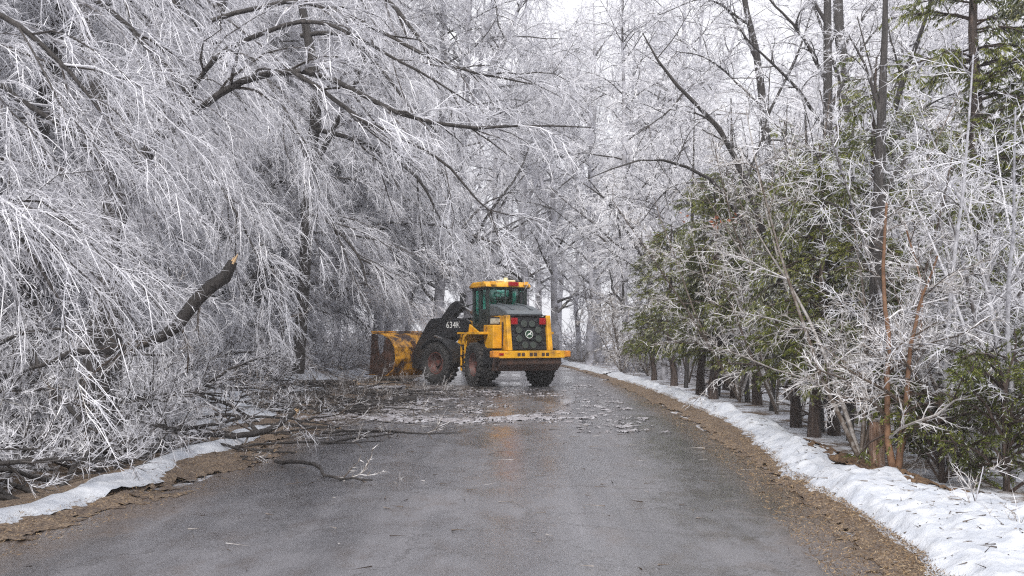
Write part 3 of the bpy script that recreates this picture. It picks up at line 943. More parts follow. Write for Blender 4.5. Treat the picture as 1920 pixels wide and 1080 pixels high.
# --- articulation and front frame
part('articulation', [cyl((0, 0, .5), (0, 0, 1.45), .17, 18), box((0, 0, 1.1), (.5, .8, .3)), box((0, 0, .62), (.5, .8, .22))], RUST, loader, 0.01, M=MF)
tower = [(.12, .55), (.12, 1.45), (.42, 2.02), (.78, 2.10), (1.0, 1.80), (1.35, 1.2), (1.75, 1.0), (1.75, .55)]
for sg in (-1, 1):
    part('loader_tower', [prism(tower, sg * .30, sg * .38)], YEL, loader, 0.012, M=MF)
part('front_chassis', [box((0, .95, .80), (.58, 1.7, .5)), box((0, 1.4, WR), (1.7, .28, .28)), box((0, .5, 1.5), (.56, .3, .7))], RUST, loader, 0.01, M=MF)
# yellow cheek plates between the wheels
chk = [(-.05, 1.95), (-.75, 1.72), (-.80, 1.55), (-.45, 1.45), (-.32, 1.0), (-.18, .65), (.02, .65), (.20, 1.3)]
for sg in (-1, 1):
    part('cheek_plate', [prism(chk, sg * .78, sg * .84)], YEL, loader, 0.01, M=MR)
part('hydraulic_hose', [cyl((-.40, -.1, 1.55), (-.46, .5, 1.7), .03, 8), cyl((-.46, .5, 1.7), (-.42, .9, 1.55), .03, 8), cyl((-.3, 0, 1.8), (-.34, .6, 1.98), .025, 8)], BLK, loader, 0, M=MF)
# fenders over the front wheels
for sg in (-1, 1):
    ang_ = np.linspace(R_(35), R_(178), 10)
    outer = [(1.4 + .86 * math.cos(a), WR + .82 * math.sin(a)) for a in ang_]
    inner = [(1.4 + .82 * math.cos(a), WR + .78 * math.sin(a)) for a in ang_[::-1]]
    V, Fc = prism(outer + inner, sg * .78, sg * 1.30)
    part('front_fender', [(V, Fc)], BLK, loader, 0, M=MF)
# boom arms
boom = [(.52, 2.02), (.70, 2.14), (1.5, 2.20), (2.35, 2.16), (2.55, 2.0), (3.05, 1.35), (3.34, .80), (3.30, .50), (3.05, .44), (2.85, .70), (2.45, 1.25), (2.0, 1.50), (1.4, 1.52), (.9, 1.62), (.6, 1.78)]
for sg in (-1, 1):
    part('boom_arm', [prism(boom, sg * .44, sg * .54)], BLK, loader, 0.012, M=MF)
part('boom_crosstube', [cyl((-.5, 2.25, 1.65), (.5, 2.25, 1.65), .14, 16)], BLK, loader, 0.01, M=MF)
# bell crank and its cylinders
crank = [(1.30, 2.56), (1.42, 2.72), (1.62, 2.76), (1.85, 2.66), (2.20, 2.30), (2.55, 1.92), (2.75, 1.40), (2.60, 1.25), (2.40, 1.40), (2.10, 1.66), (1.88, 2.05), (1.62, 2.34), (1.45, 2.40)]
part('bell_crank', [prism(crank, -.13, .13)], BLK, loader, 0.02, M=MF)
part('tilt_cylinder', [cyl((0, .42, 1.98), (0, .95, 2.38), .085, 14)], RUST, loader, 0.008, M=MF)
part('cylinder_rod', [cyl((0, .95, 2.38), (0, 1.42, 2.60), .045, 12)], CHROME, loader, 0.0, M=MF)
part('crank_pin', [box((0, 1.36, 2.56), (.34, .22, .2), rx=.4)], BLK, loader, 0.03, M=MF)
part('link', [box((0, 2.95, 1.28), (.12, .56, .14), rx=-.1)], RUST, loader, 0.02, M=MF)
for sg in (-1, 1):
    part('lift_cylinder', [cyl((sg * .62, .6, 1.15), (sg * .62, 1.5, 1.42), .075, 14)], BLK, loader, 0.006, M=MF)
    part('cylinder_rod', [cyl((sg * .62, 1.5, 1.42), (sg * .60, 2.1, 1.58), .042, 12)], CHROME, loader, 0, M=MF)
# marking on the left boom arm
fc = bpy.data.curves.new('model_marking', 'FONT')
fc.body = '634K'
fc.size = 0.30
fc.extrude = 0.002
fc.space_character = 1.05
ftmp = bpy.data.objects.new('marking_text', fc)
fme = bpy.data.meshes.new_from_object(ftmp)
bpy.data.objects.remove(ftmp)
fme.materials.clear()
fme.materials.append(WHT)
fo = bpy.data.objects.new('model_marking', fme)
COL.objects.link(fo)
fo.parent = loader
# text x runs towards the back of the machine (-y), text y up, facing -x
Mt = Matrix(((0, 0, -1, -.5435), (-1, 0, 0, 1.62), (0, 1, 0, 1.84), (0, 0, 0, 1)))
fo.matrix_local = MF @ Mt
fo['label'] = 'white model number 634K on the boom'
# bucket
MF_B = MF @ Matrix.Translation((0, .22, 0))
bo = [(4.45, .22), (3.45, .20), (3.12, .42), (3.00, .80), (3.06, 1.20), (3.30, 1.50), (3.70, 1.66), (4.28, 1.70)]
bi = [(4.28, 1.655), (3.72, 1.615), (3.34, 1.465), (3.105, 1.185), (3.045, .81), (3.155, .45), (3.47, .245), (4.45, .245)]
bk = part('bucket', [prism(bo + bi, -1.35, 1.35)], YELB, loader, 0.006, M=MF_B)
endp = [(4.42, .25), (3.48, .255), (3.17, .46), (3.055, .81), (3.115, 1.18), (3.345, 1.455), (3.50, 1.53), (3.62, 1.40), (3.72, 1.0), (3.9, .9), (4.0, 1.3), (4.02, 1.60), (4.30, 1.64), (4.36, .9)]
for sg in (-1, 1):
    part('bucket_end', [prism(endp, sg * 1.29, sg * 1.33)], RUST, bk, 0.004)
part('cutting_edge', [box((0, 4.50, .232), (2.72, .18, .035))], RUST, bk, 0.004)
part('top_lip', [box((0, 4.22, 1.725), (2.70, .16, .04))], YELB, bk, 0.004)
for xx in (-.5, .5, -.12, .12):
    part('bucket_bracket', [prism([(3.0, .5), (3.22, .45), (3.25, 1.35), (3.05, 1.42), (2.86, 1.2), (2.9, .6)], xx - .03, xx + .03)], RUST, bk, 0.01)
part('rear_light_bracket', [box((0, -2.7, 2.19), (1.3, .12, .03))], BLK, loader, 0.004, M=MR)

# ================================================================== TREES
def bare_levels(g, P1, R1, rng, ice, droop=.25, bias=(0, 0, 0), dens=1.0, br_L=(.9, 2.2), tw_L=(.4, .95), sp_L=(.12, .30), tr=.007, sr=.0055, tmean=.88, stream=1.0):
    """branches, twigs and iced spikes on the limbs P1; tone is how much ice each piece carries"""
    P2, R2 = grow(P1, R1, rng, (3.2 * dens, 3), (.12, 1), (30 * stream, 65 * stream), br_L, 6, droop * .8, bias, .14, .5, tr * 1.3, .035)
    P3, R3 = grow(P2, R2, rng, (7.5 * dens, 5), (.08, 1), (25 * stream, 60 * stream), tw_L, 4, droop * 1.2, bias, .16, .6, tr, tr * 1.9, .5)
    P4, R4 = grow(P3, R3, rng, (18.0 * dens, 6), (.05, 1), (25, 75), sp_L, 2, 0, (0, 0, 0), .1, .8, sr, sr * 1.3, .5)
    g.tubes(P2, R2, 4, False, ice - .30 + .16 * rng.normal(size=len(P2)))
    g.tubes(P3, R3, 3, True, tmean + .20 * rng.normal(size=len(P3)))
    g.tubes(P4, R4, 3, True, tmean + .06 + .24 * rng.normal(size=len(P4)))
    return len(P4)


def upright_tree(name, seed, H=13.0, r0=.17, bias=(0, 0, 0), droop=.2, limbs=20, dens=1.0, t0=.22, lean=(0, 0), LL=(2.2, 4.6), forked=True, mat=None, leaf=None, tr=.010, sr=.0085, stream=1.0, sp_L=(.12, .30)):
    rng = np.random.default_rng(seed)
    root = empty(name)
    K = 9
    P = np.zeros((1, K, 3)); P[0, :, 2] = np.linspace(-.3, H, K)
    P[0, :, 0] = lean[0] * (np.linspace(0, 1, K) ** 1.6) * H + np.cumsum(rng.normal(size=K)) * .10
    P[0, :, 1] = lean[1] * (np.linspace(0, 1, K) ** 1.6) * H + np.cumsum(rng.normal(size=K)) * .10
    P[0, :2, :2] = 0
    Rr = (r0 * np.linspace(1, .16, K) ** 1.0)[None]; Rr[0, 0] *= 1.35
    g = Geo(); g.tubes(P, Rr, 10, False, .12)
    if forked:
        Pf, Rf = grow(P, Rr, rng, 2, (.35, .6), (12, 28), (H * .5, H * .65), 7, -.03, (0, 0, 0), .06, .7)
        g.tubes(Pf, Rf, 7, False, .12)
    g.build('trunk', [mat or BARKI], root, True)
    gc = Geo()
    P1, R1 = grow(P, Rr, rng, limbs, (t0, 1), (35, 70), LL, 7, droop * .45, bias, .12, .42, .014, .07, .3)
    gc.tubes(P1, R1, 5, False, .22 + .07 * rng.normal(size=len(P1)))
    if forked:
        Pg, Rg = grow(Pf, Rf, rng, limbs // 3, (.3, 1), (35, 65), LL, 7, droop * .4, bias, .12, .5, .012, .05, .3)
        gc.tubes(Pg, Rg, 5, False, .22)
        P1 = np.concatenate([P1, Pg]); R1 = np.concatenate([R1, Rg])
    n = bare_levels(gc, P1, R1, rng, .72, droop, bias, dens, tr=tr, sr=sr, stream=stream, sp_L=sp_L, tmean=.98)
    cr_ = gc.build('crown', [ICE], root)
    cr_['kind'] = 'stuff'
    return root


SRC = {}
# kinds of bare tree, each built once
SRC['A'] = upright_tree('bare_tree', 1, 14, .17, droop=.15, limbs=24, dens=.92, t0=.14)
SRC['B'] = upright_tree('bare_tree', 2, 17, .20, droop=.12, limbs=28, dens=.88, t0=.2, LL=(2.2, 4.6))
SRC['C'] = upright_tree('bare_tree', 3, 11, .11, droop=.25, limbs=24, dens=.92, lean=(.12, 0), LL=(1.8, 3.8), t0=.12)
SRC['W'] = upright_tree('drooping_tree', 4, 12, .16, bias=(.13, -.03, 0), droop=.42, limbs=38, dens=1.22, t0=.05, tr=.0075, sr=.0050, stream=.75, sp_L=(.12, .30), LL=(3.0, 6.2), lean=(.10, -.03))
SRC['X'] = upright_tree('drooping_tree', 5, 10, .13, bias=(.17, -.04, 0), droop=.48, limbs=38, dens=1.27, t0=.04, tr=.0075, sr=.0050, stream=.75, sp_L=(.12, .30), LL=(2.6, 5.6), lean=(.22, -.05))

first = {}


def place(kind, x, y, rz, sc, label, group, cat='tree'):
    z = float(ground_z(x, y)) - .05
    src = SRC[kind]
    if kind not in first:
        first[kind] = 1
        src.location = (x, y, z); src.rotation_euler = (0, 0, rz); src.scale = (sc, sc, sc)
        tag(src, label, cat, group)
        return src
    c = copy_thing(src, (x, y, z), rz, sc, label, group)
    c['category'] = cat
    return c


rng = np.random.default_rng(77)
# the far woods closing the view behind the machine
GF = 'ice-coated trees of the far woods'
for y0, n in ((60, 13), (78, 13), (98, 14)):
    half = y0 * .60
    for k in range(n):
        y = y0 + rng.uniform(-6, 6)
        x = -half + 2 * half * (k + rng.uniform(.15, .85)) / n
        if road_l(y) - 1.0 < x < road_r(y) + 1.2:
            x = road_l(y) - 1.6 if rng.random() < .5 else road_r(y) + 1.8
        if x / y > .10 and y < 90 and rng.random() < .35:
            continue
        place('ABC'[rng.integers(3)] if x > -8 else 'ABW'[rng.integers(3)], x, y, rng.uniform(0, 6.28) if x > -8 else rng.uniform(-.6, .6), rng.uniform(1.15, 1.7),
              'ice-coated bare tree in the far woods beyond the loader', GF)
# woods on the left
GL = 'ice-coated trees of the left woods'
spots = []
for y0, n, x0, x1 in ((13, 3, -14, -9.6), (17, 5, -16, -9.0), (22, 6, -19, -9.6), (28, 7, -23, -10.0), (36, 9, -27, -8.0), (43, 10, -29, -6.4), (51, 10, -33, -5.6)):
    for k in range(n):
        spots.append((x0 + (x1 - x0) * (k + rng.uniform(.2, .8)) / n, y0 + rng.uniform(-2.4, 2.4)))
for (x, y) in spots:
    kd = 'WXWXWXAB'[rng.integers(8)]; s_ = rng.uniform(.9, 1.2) * (1.0 if y < 30 else 1.35)
    zone = 'close behind the fallen dark bough' if y < 20 else 'behind the snow patch on the left' if y < 32 else 'level with the yellow bucket, left of it' if y < 40 else 'standing farther back than the loader, left of it'
    place(kd, x, y, rng.uniform(-.5, .5), s_, ('ice-laden drooping tree ' if kd in 'WX' else 'ice-coated upright tree ') + zone, ('drooping iced trees ' if kd in 'WX' else 'upright iced trees ') + zone)
for (u, y, sc, kd, rz) in ((880, 47, 1.5, 'B', 0), (930, 62, 1.55, 'A', 2), (985, 66, 1.5, 'B', 1), (1040, 60, 1.45, 'A', 4), (820, 42, 1.45, 'A', .3), (1010, 84, 1.6, 'B', 5), (955, 90, 1.6, 'A', 3)):
    place(kd, (u - 960) / F * y, y, rz, sc, 'tall iced tree rising right behind the loader', 'tall iced trees behind the loader')
# thickets under the trees
def thicket(name, seed, n, H, tm):
    rng = np.random.default_rng(seed)
    root = empty(name)
    B = np.zeros((1, 3, 3)); B[0, :, 0] = [-.8, 0, .8]; B[0, :, 2] = .05
    P, Rr = grow(B, np.full((1, 3), .02), rng, n, (0, 1), (45, 120), (H * .5, H * 1.1), 6, -.02, (0, 0, 0), .10, 1.0, .014, .022, .3, shrink=.0)
    P[:, :, 2] = np.abs(P[:, :, 2])
    gc = Geo(); gc.tubes(P, Rr, 4, False, .35)
    P2, R2 = grow(P, Rr, rng, (4.0, 4), (.1, 1), (30, 70), (.4, 1.1), 4, .12, (.03, 0, 0), .2, .6, .010, .012, .6)
    P3, R3 = grow(P2, R2, rng, (16, 5), (.05, 1), (30, 80), (.12, .34), 2, 0, (0, 0, 0), .2, .8, .008, .010, .5)
    gc.tubes(P2, R2, 3, True, tm - .1 + .18 * rng.normal(size=len(P2)))
    gc.tubes(P3, R3, 3, True, tm + .2 * rng.normal(size=len(P3)))
    gc.build('twigs', [ICE if tm > .6 else ICEW], root)['kind'] = 'stuff'
    return root
SRC['t1'] = thicket('iced_thicket', 71, 26, 2.2, .74)
SRC['t2'] = thicket('iced_thicket', 72, 24, 1.6, .58)
for k in range(80):
    y = 10 + 60 * rng.random() ** 1.1
    if k < 58:
        x = float(road_l(y)) - 2.6 - rng.random() ** 1.3 * (.42 * y)
        if 7 < y < 24 and -.37 < x / y < -.21: continue
        place('t1' if rng.random() < .7 else 't2', x, y, rng.uniform(0, 6), rng.uniform(.8, 1.4), 'iced thicket on the forest floor left of the road', 'iced undergrowth left of the road', 'thicket')
    else:
        y = rng.uniform(38, 75); x = float(road_r(y)) + 2.2 + rng.random() * .25 * y
        place('t1' if rng.random() < .4 else 't2', x, y, rng.uniform(0, 6), rng.uniform(.9, 1.5), 'iced thicket on the forest floor right of the road', 'iced undergrowth right of the road', 'thicket')
for k in range(26):
    y = rng.uniform(78, 100); x = -38 + 76 * (k + rng.random()) / 26
    place('t1', x, y, rng.uniform(0, 6), rng.uniform(1.3, 2.2), 'iced thicket closing the end of the road far away', 'far iced undergrowth', 'thicket')
# right-hand bare trees beyond the cedars
GR = 'thin iced trees right of the road'

for (u, y, sc, kd) in ((1105, 56, 1.2, 'A'), (1150, 52, .95, 'C'), (1215, 47, .8, 'A'), (1270, 40, .75, 'C'), (1380, 44, .8, 'C'), (1600, 42, .9, 'B'), (1740, 30, .9, 'A'), (1900, 34, 1.0, 'C'), (1330, 50, .95, 'A'), (1175, 45, 1.25, 'A'), (1245, 37, 1.0, 'C'), (1290, 62, 1.7, 'B'), (1120, 70, 1.8, 'A'), (1200, 75, 1.7, 'B'), (1500, 46, 1.0, 'B'), (1680, 36, 1.1, 'A'), (1820, 26, 1.0, 'C'), (1800, 48, 1.4, 'B')):
    place(kd, (u - 960) / F * y, y, rng.uniform(0, 6), sc, 'slim iced bare tree in the woods right of the road', GR)

# ------------------------------------------------ hand-placed near left trees with long dark limbs
def hand_tree(name, label, base, trunk, branches, seed, bias=(.12, -.02, 0), droop=.4, dens=1.2, tr=.0075, sr=.006, mat=None, tmean=.80, cat='tree', crown_mat=None, brmat=None,
              bl=(.7, 1.6), tl=(.3, .7), sl=(.08, .2), stream=1.0):
    """trunk and branches: lists of (u, v, Y, radius) rows read off the photograph and given their real distance"""
    rng = np.random.default_rng(seed)
    root = empty(name, base)
    base = np.array(base)
    tag(root, label, cat)
    def poly(rows, K=14):
        p = np.array([at(*r[:3]) for r in rows]) - base
        return spline(p, [r[3] for r in rows], K)
    Ps, Rs = [], []
    if trunk:
        P, Rr = poly(trunk)
        g = Geo(); g.tubes(P, Rr, 10, False, .1); g.build('trunk', [mat or BARK], root, True)
    for b_ in branches:
        P, Rr = poly(b_)
        P = P + rng.normal(size=P.shape) * np.minimum(Rr, .03)[..., None] * .22
        g = Geo(); g.tubes(P, Rr, 7, False, .16); g.build('branch', [brmat or BARK], root, True)
        Ps.append(P); Rs.append(Rr)
    gc = Geo()
    P1 = np.concatenate(Ps); R1 = np.concatenate(Rs)
    bare_levels(gc, P1, np.minimum(R1, .05), rng, .62, droop, bias, dens, bl, tl, sl, tr, sr, tmean, stream)
    c = gc.build('crown', [crown_mat or ICE], root); c['kind'] = 'stuff'
    return root


def gnd(u, v=None, Y=10.0):
    x = (u - 960) / F * Y
    return (x, Y, float(ground_z(x, Y)))


hand_tree('leaning_tree', 'big iced tree whose long dark limbs arch over the road from the left', gnd(150, Y=12.6),
          [(150, 860, 12.6, .12), (185, 600, 12.6, .10), (215, 420, 12.5, .10), (262, 300, 12.3, .09), (330, 200, 12.0, .085), (400, 40, 11.8, .07), (430, -200, 11.4, .04)],
          [[(318, 240, 10.33, 0.0343), (440, 152, 9.80, 0.0368), (560, 128, 9.48, 0.0294), (640, 155, 9.28, 0.0255), (735, 205, 9.15, 0.0226), (840, 233, 9.15, 0.0186), (930, 234, 9.15, 0.0147), (1010, 232, 9.15, 0.0098), (1110, 236, 9.28, 0.0049)],
           [(545, 130, 9.48, 0.0221), (600, 165, 9.28, 0.0206), (680, 225, 9.15, 0.0186), (730, 245, 9.02, 0.0166), (830, 300, 9.02, 0.0127), (890, 370, 9.02, 0.0089), (925, 400, 9.02, 0.0049)],
           [(350, 170, 10.20, 0.0245), (400, 100, 9.93, 0.0269), (480, 60, 9.80, 0.0245), (575, 32, 9.68, 0.0196), (665, 62, 9.48, 0.0147)],
           [(390, 30, 10.20, 0.0245), (560, -5, 9.93, 0.0245), (710, 52, 9.80, 0.0206), (790, 95, 9.68, 0.0176), (880, 128, 9.55, 0.0138), (1000, 154, 9.55, 0.0069)],
           [(660, 60, 9.68, 0.0166), (740, 105, 9.55, 0.0138), (820, 150, 9.48, 0.0098), (890, 195, 9.48, 0.0058)]],
          301, dens=1.42, droop=.25, stream=.68, tr=.0048, sr=.0028, bl=(.5, 1.3), tl=(.35, .8), sl=(.07, .22))
hand_tree('leaning_tree', 'iced tree near the left edge of the road with branches streaming down to the ground', gnd(200, Y=13.2),
          [(205, 800, 13.2, .15), (212, 600, 13.2, .13), (205, 400, 13.2, .12), (190, 230, 13, .12), (150, 50, 12.8, .09), (120, -200, 12.5, .06)],
          [[(-200, 20, 9.5, .035), (-60, 120, 9.2, .032), (40, 190, 9, .026), (130, 250, 9, .018), (190, 310, 9, .010)],
           [(-150, -150, 10, .04), (60, -60, 10, .034), (180, 0, 10, .028), (280, 90, 10, .020), (360, 190, 10, .010)],
           [(60, -200, 11, .04), (260, -90, 11, .036), (340, 40, 11, .028), (410, 130, 11, .020), (460, 210, 11, .010)],
           [(-260, 200, 8.6, .034), (-100, 330, 8.4, .026), (20, 430, 8.3, .018), (110, 560, 8.3, .010)],
           [(-100, -20, 9, .030), (20, 40, 9, .026), (130, 140, 9, .018), (220, 260, 9, .010)]],
          302, dens=1.62, tmean=.74, stream=.68, tr=.0042, sr=.0028, bl=(1.2, 2.8), tl=(.6, 1.3), sl=(.07, .22), bias=(.13, 0, 0), droop=.36)
hand_tree('leaning_tree', 'iced tree with a forked dark trunk between the two big left trees', gnd(560, Y=21),
          [(560, 700, 21, .13), (572, 480, 21, .12), (575, 330, 21, .12), (590, 180, 20.6, .12), (560, 0, 20.5, .08), (520, -200, 20, .05)],
          [[(575, 330, 21, .08), (612, 262, 20.8, .06), (650, 180, 20.5, .04), (700, 60, 20, .02)],
           [(590, 240, 20.6, .05), (680, 265, 20.5, .045), (780, 330, 20.2, .034), (820, 400, 20, .02), (850, 450, 20, .01)],
           [(560, 60, 20.6, .05), (640, 60, 20.2, .045), (740, 160, 20, .03), (820, 300, 20, .016), (850, 400, 20, .01)],
           [(575, 400, 21, .05), (620, 420, 20.8, .04), (670, 480, 20.6, .025), (690, 540, 20.5, .012)]],
          303, dens=1.05, stream=.68, tr=.0052, sr=.0040, bl=(1.2, 2.8), tl=(.6, 1.3), sl=(.07, .22), droop=.3)
hand_tree('leaning_tree', 'iced tree with very long hanging branches at the top left', gnd(40, Y=18),
          [(60, 700, 18, .2), (50, 400, 18, .17), (90, 100, 18, .14), (140, -200, 17.5, .09)],
          [[(70, 200, 18, .08), (180, 160, 17, .06), (320, 240, 16, .04), (430, 380, 15.4, .02), (500, 520, 15, .01)],
           [(90, 60, 18, .08), (240, -10, 17, .06), (420, 60, 16, .04), (540, 220, 15.5, .02), (600, 360, 15.5, .01)],
           [(50, 380, 18, .06), (140, 400, 17, .05), (260, 480, 16, .03), (330, 600, 15.6, .012)],
           [(100, -60, 18, .08), (420, -180, 17, .06), (640, -80, 16.5, .045), (780, 60, 16, .03), (860, 220, 16, .014)]],
          304, dens=1.4, stream=.68, tr=.0052, sr=.0034, bl=(1.2, 2.8), tl=(.6, 1.3), sl=(.07, .22), droop=.5, bias=(.15, 0, 0))

# ------------------------------------------------ right-hand slim dark leaning trees
GS = None
hand_tree('leaning_sapling', 'slim dark tree bowed to the left over the cedars, right of the road', gnd(1480, Y=19),
          [(1490, 740, 19, .07), (1470, 560, 19, .065), (1435, 440, 19, .06), (1400, 340, 19, .055), (1350, 235, 18.8, .045), (1285, 170, 18.6, .034), (1235, 105, 18.5, .022), (1208, 55, 18.5, .010)],
          [[(1385, 300, 19, .02), (1330, 220, 18.6, .018), (1250, 200, 18.3, .010)], [(1285, 170, 18.6, .02), (1250, 210, 18.4, .012), (1180, 260, 18, .007)],
           [(1400, 340, 19, .02), (1440, 230, 19.4, .016), (1450, 120, 19.6, .008)], [(1235, 105, 18.5, .012), (1270, 60, 18.4, .009), (1300, 10, 18.4, .006)]],
          401, bias=(-.02, 0, 0), droop=.15, dens=1.3, bl=(.5, 1.1), tl=(.25, .5))
hand_tree('leaning_sapling', 'slim tree bent in a low arch to the left below the bowed tree', gnd(1420, Y=23),
          [(1440, 710, 23, .06), (1430, 560, 23, .055), (1400, 430, 23, .05), (1340, 340, 22.6, .04), (1270, 305, 22.3, .032), (1210, 297, 22, .024), (1140, 318, 22, .014), (1100, 335, 22, .008)],
          [[(1340, 340, 22.6, .018), (1260, 350, 22, .014), (1200, 420, 22, .008)], [(1270, 305, 22.3, .014), (1300, 240, 22.3, .010), (1350, 200, 22.3, .007)]],
          402, bias=(-.03, 0, 0), droop=.2, dens=1.3, bl=(.4, 1.0), tl=(.2, .5))
hand_tree('tall_bare_tree', 'tall dark bare tree with a straight trunk rising behind the cedars', gnd(1560, Y=24),
          [(1560, 720, 24, .15), (1552, 450, 24, .13), (1558, 200, 24, .11), (1560, 0, 24, .09), (1565, -250, 24, .05)],
          [[(1556, 150, 24, .05), (1510, 60, 23.8, .04), (1440, -20, 23.5, .02)], [(1552, 240, 24, .05), (1490, 150, 23.6, .035), (1400, 60, 23.4, .02), (1380, 0, 23.4, .01)],
           [(1558, 210, 24, .05), (1620, 90, 24, .03), (1690, 10, 24, .015)], [(1553, 330, 24, .04), (1640, 230, 24, .03), (1700, 130, 24, .015)],
           [(1560, 40, 24, .05), (1500, -60, 24, .03), (1400, -150, 24, .015)], [(1555, 300, 24, .03), (1460, 260, 23.4, .02), (1380, 280, 23, .01)]],
          403, bias=(0, 0, 0), droop=.12, dens=1.45)
hand_tree('tall_bare_tree', 'tall bare tree with a slightly kinked trunk left of the straight one', gnd(1450, Y=26),
          [(1480, 720, 26, .14), (1462, 480, 26, .13), (1440, 250, 26, .11), (1425, 100, 26, .09), (1400, -20, 26, .07), (1380, -200, 26, .04)],
          [[(1430, 120, 26, .05), (1390, 40, 26, .03), (1330, -40, 25.6, .02)], [(1440, 220, 26, .04), (1500, 100, 26, .03), (1540, -20, 26, .015)],
           [(1450, 380, 26, .04), (1400, 290, 25.6, .03), (1320, 240, 25, .015)], [(1412, 40, 26, .04), (1330, -10, 25.5, .02), (1240, 20, 25, .01)],
           [(1436, 200, 26, .03), (1340, 110, 25.5, .02), (1270, 90, 25, .01)]],
          404, bias=(0, 0, 0), droop=.12, dens=1.45)
hand_tree('tall_bare_tree', 'tall thick-trunked bare tree right of the straight dark one', gnd(1640, Y=30),
          [(1590, 700, 30, .2), (1583, 400, 30, .19), (1590, 150, 30, .17), (1580, 20, 30, .15), (1585, -250, 30, .1)],
          [[(1588, 80, 30, .06), (1680, -40, 30, .03), (1760, -100, 30, .015)], [(1585, 230, 30, .06), (1660, 120, 30, .04), (1750, 60, 30, .02)], [(1585, 160, 30, .06), (1540, 20, 30, .04), (1480, -100, 30, .02)]],
          405, bias=(0, 0, 0), droop=.12, dens=1.35)
hand_tree('leaning_sapling', 'slim dark tree leaning to the right in front of the tall green cedar', gnd(1640, Y=20),
          [(1655, 720, 20, .09), (1645, 480, 20, .08), (1660, 300, 20, .07), (1700, 150, 20, .055), (1735, 60, 20, .04), (1765, -30, 20, .025), (1790, -120, 20, .012)],
          [[(1700, 150, 20, .025), (1680, 70, 20, .018), (1670, 20, 20, .01)], [(1665, 280, 20, .03), (1740, 200, 19.6, .018), (1800, 170, 19, .01)], [(1650, 380, 20, .03), (1570, 330, 19.4, .018), (1500, 340, 19, .01)]],
          406, bias=(0, 0, 0), droop=.15, dens=1.3, bl=(.5, 1.1), tl=(.25, .5))
hand_tree('leaning_tree', 'slim bent tree with two parallel dark stems beside the far snow bank', gnd(1215, Y=40),
          [(1218, 640, 40, .09), (1216, 500, 40, .08), (1190, 430, 40, .07), (1150, 385, 39.5, .05), (1120, 360, 39, .03), (1090, 340, 39, .015)],
          [[(1215, 500, 40, .06), (1180, 440, 40, .05), (1140, 380, 39.5, .03), (1100, 330, 39, .015)], [(1190, 430, 40, .04), (1230, 330, 40, .03), (1260, 220, 40, .015)]],
          407, bias=(0, 0, 0), droop=.25, dens=.9, tr=.010, sr=.008)

# ------------------------------------------------ cedars
def cedar(name, seed, H, r0, t0=.25, RL=1.7, nl=60, leaf_n=(16, 10), fil=True):
    rng = np.random.default_rng(seed)
    root = empty(name)
    K = 8
    P = np.zeros((1, K, 3)); P[0, :, 2] = np.linspace(-.4, H, K)
    P[0, 1:, :2] += np.cumsum(rng.normal(size=(K - 1, 2)) * .05, axis=0)
    Rr = (r0 * np.linspace(1, .12, K))[None]; Rr[0, 0] *= 1.3
    g = Geo(); g.tubes(P, Rr, 10, False, .1)
    # dead stubs under the crown
    Pd, Rd = grow(P, Rr, rng, 12, (.04, t0 + .05), (60, 95), (.3, .9), 4, .1, (0, 0, 0), .15, .25, .007, .02)
    g.tubes(Pd, Rd, 4, False, .1)
    g.build('trunk', [BARKC], root, True)
    P1, R1 = grow(P, Rr, rng, nl, (t0, 1), (60, 95), (RL * .6, RL * 1.2), 6, .16, (0, 0, 0), .09, .3, .010, .03, .3, shrink=.62)
    gc = Geo(); gc.tubes(P1, R1, 4, False, .0, 1)
    P2, R2 = grow(P1, R1, rng, (14.0, 5), (.12, 1), (25, 60), (.25, .62), 4, .22, (0, 0, 0), .12, .5, .005, .010, .4, flat=.5)
    gc.tubes(P2, R2, 3, True, .1, 1)
    P3, R3 = grow(P2, R2, rng, 26, (.08, 1), (15, 50), (.06, .15), 2, 0, (0, 0, -.3), .1, .5, .003, .004, .4, flat=.4)
    D3 = norm(P3[:, 1] - P3[:, 0] + np.array([0, 0, -.05]))
    clump = vnoise(P3[:, 0, 0] * 2.2 + P3[:, 0, 1] * 1.3, P3[:, 0, 2] * 2.6, seed)
    tone = .18 + .42 * clump + .13 * rng.normal(size=len(P3))
    ic = rng.random(len(P3)) < .10 + .45 * (vnoise(P3[:, 0, 0] * 3.1 + 7, P3[:, 0, 2] * 3.4 + P3[:, 0, 1], seed + 5) > .62)
    tone = np.where(ic, rng.uniform(.8, 1.0, len(P3)), tone.clip(.02, .78))
    gc.kites(P3[:, 0], D3, np.linalg.norm(P3[:, 1] - P3[:, 0], axis=1) * 1.1, rng.uniform(.009, .024, len(P3)), tone, rng, 0)
    c = gc.build('crown', [CEDAR, BARKC], root); c['kind'] = 'stuff'
    return root


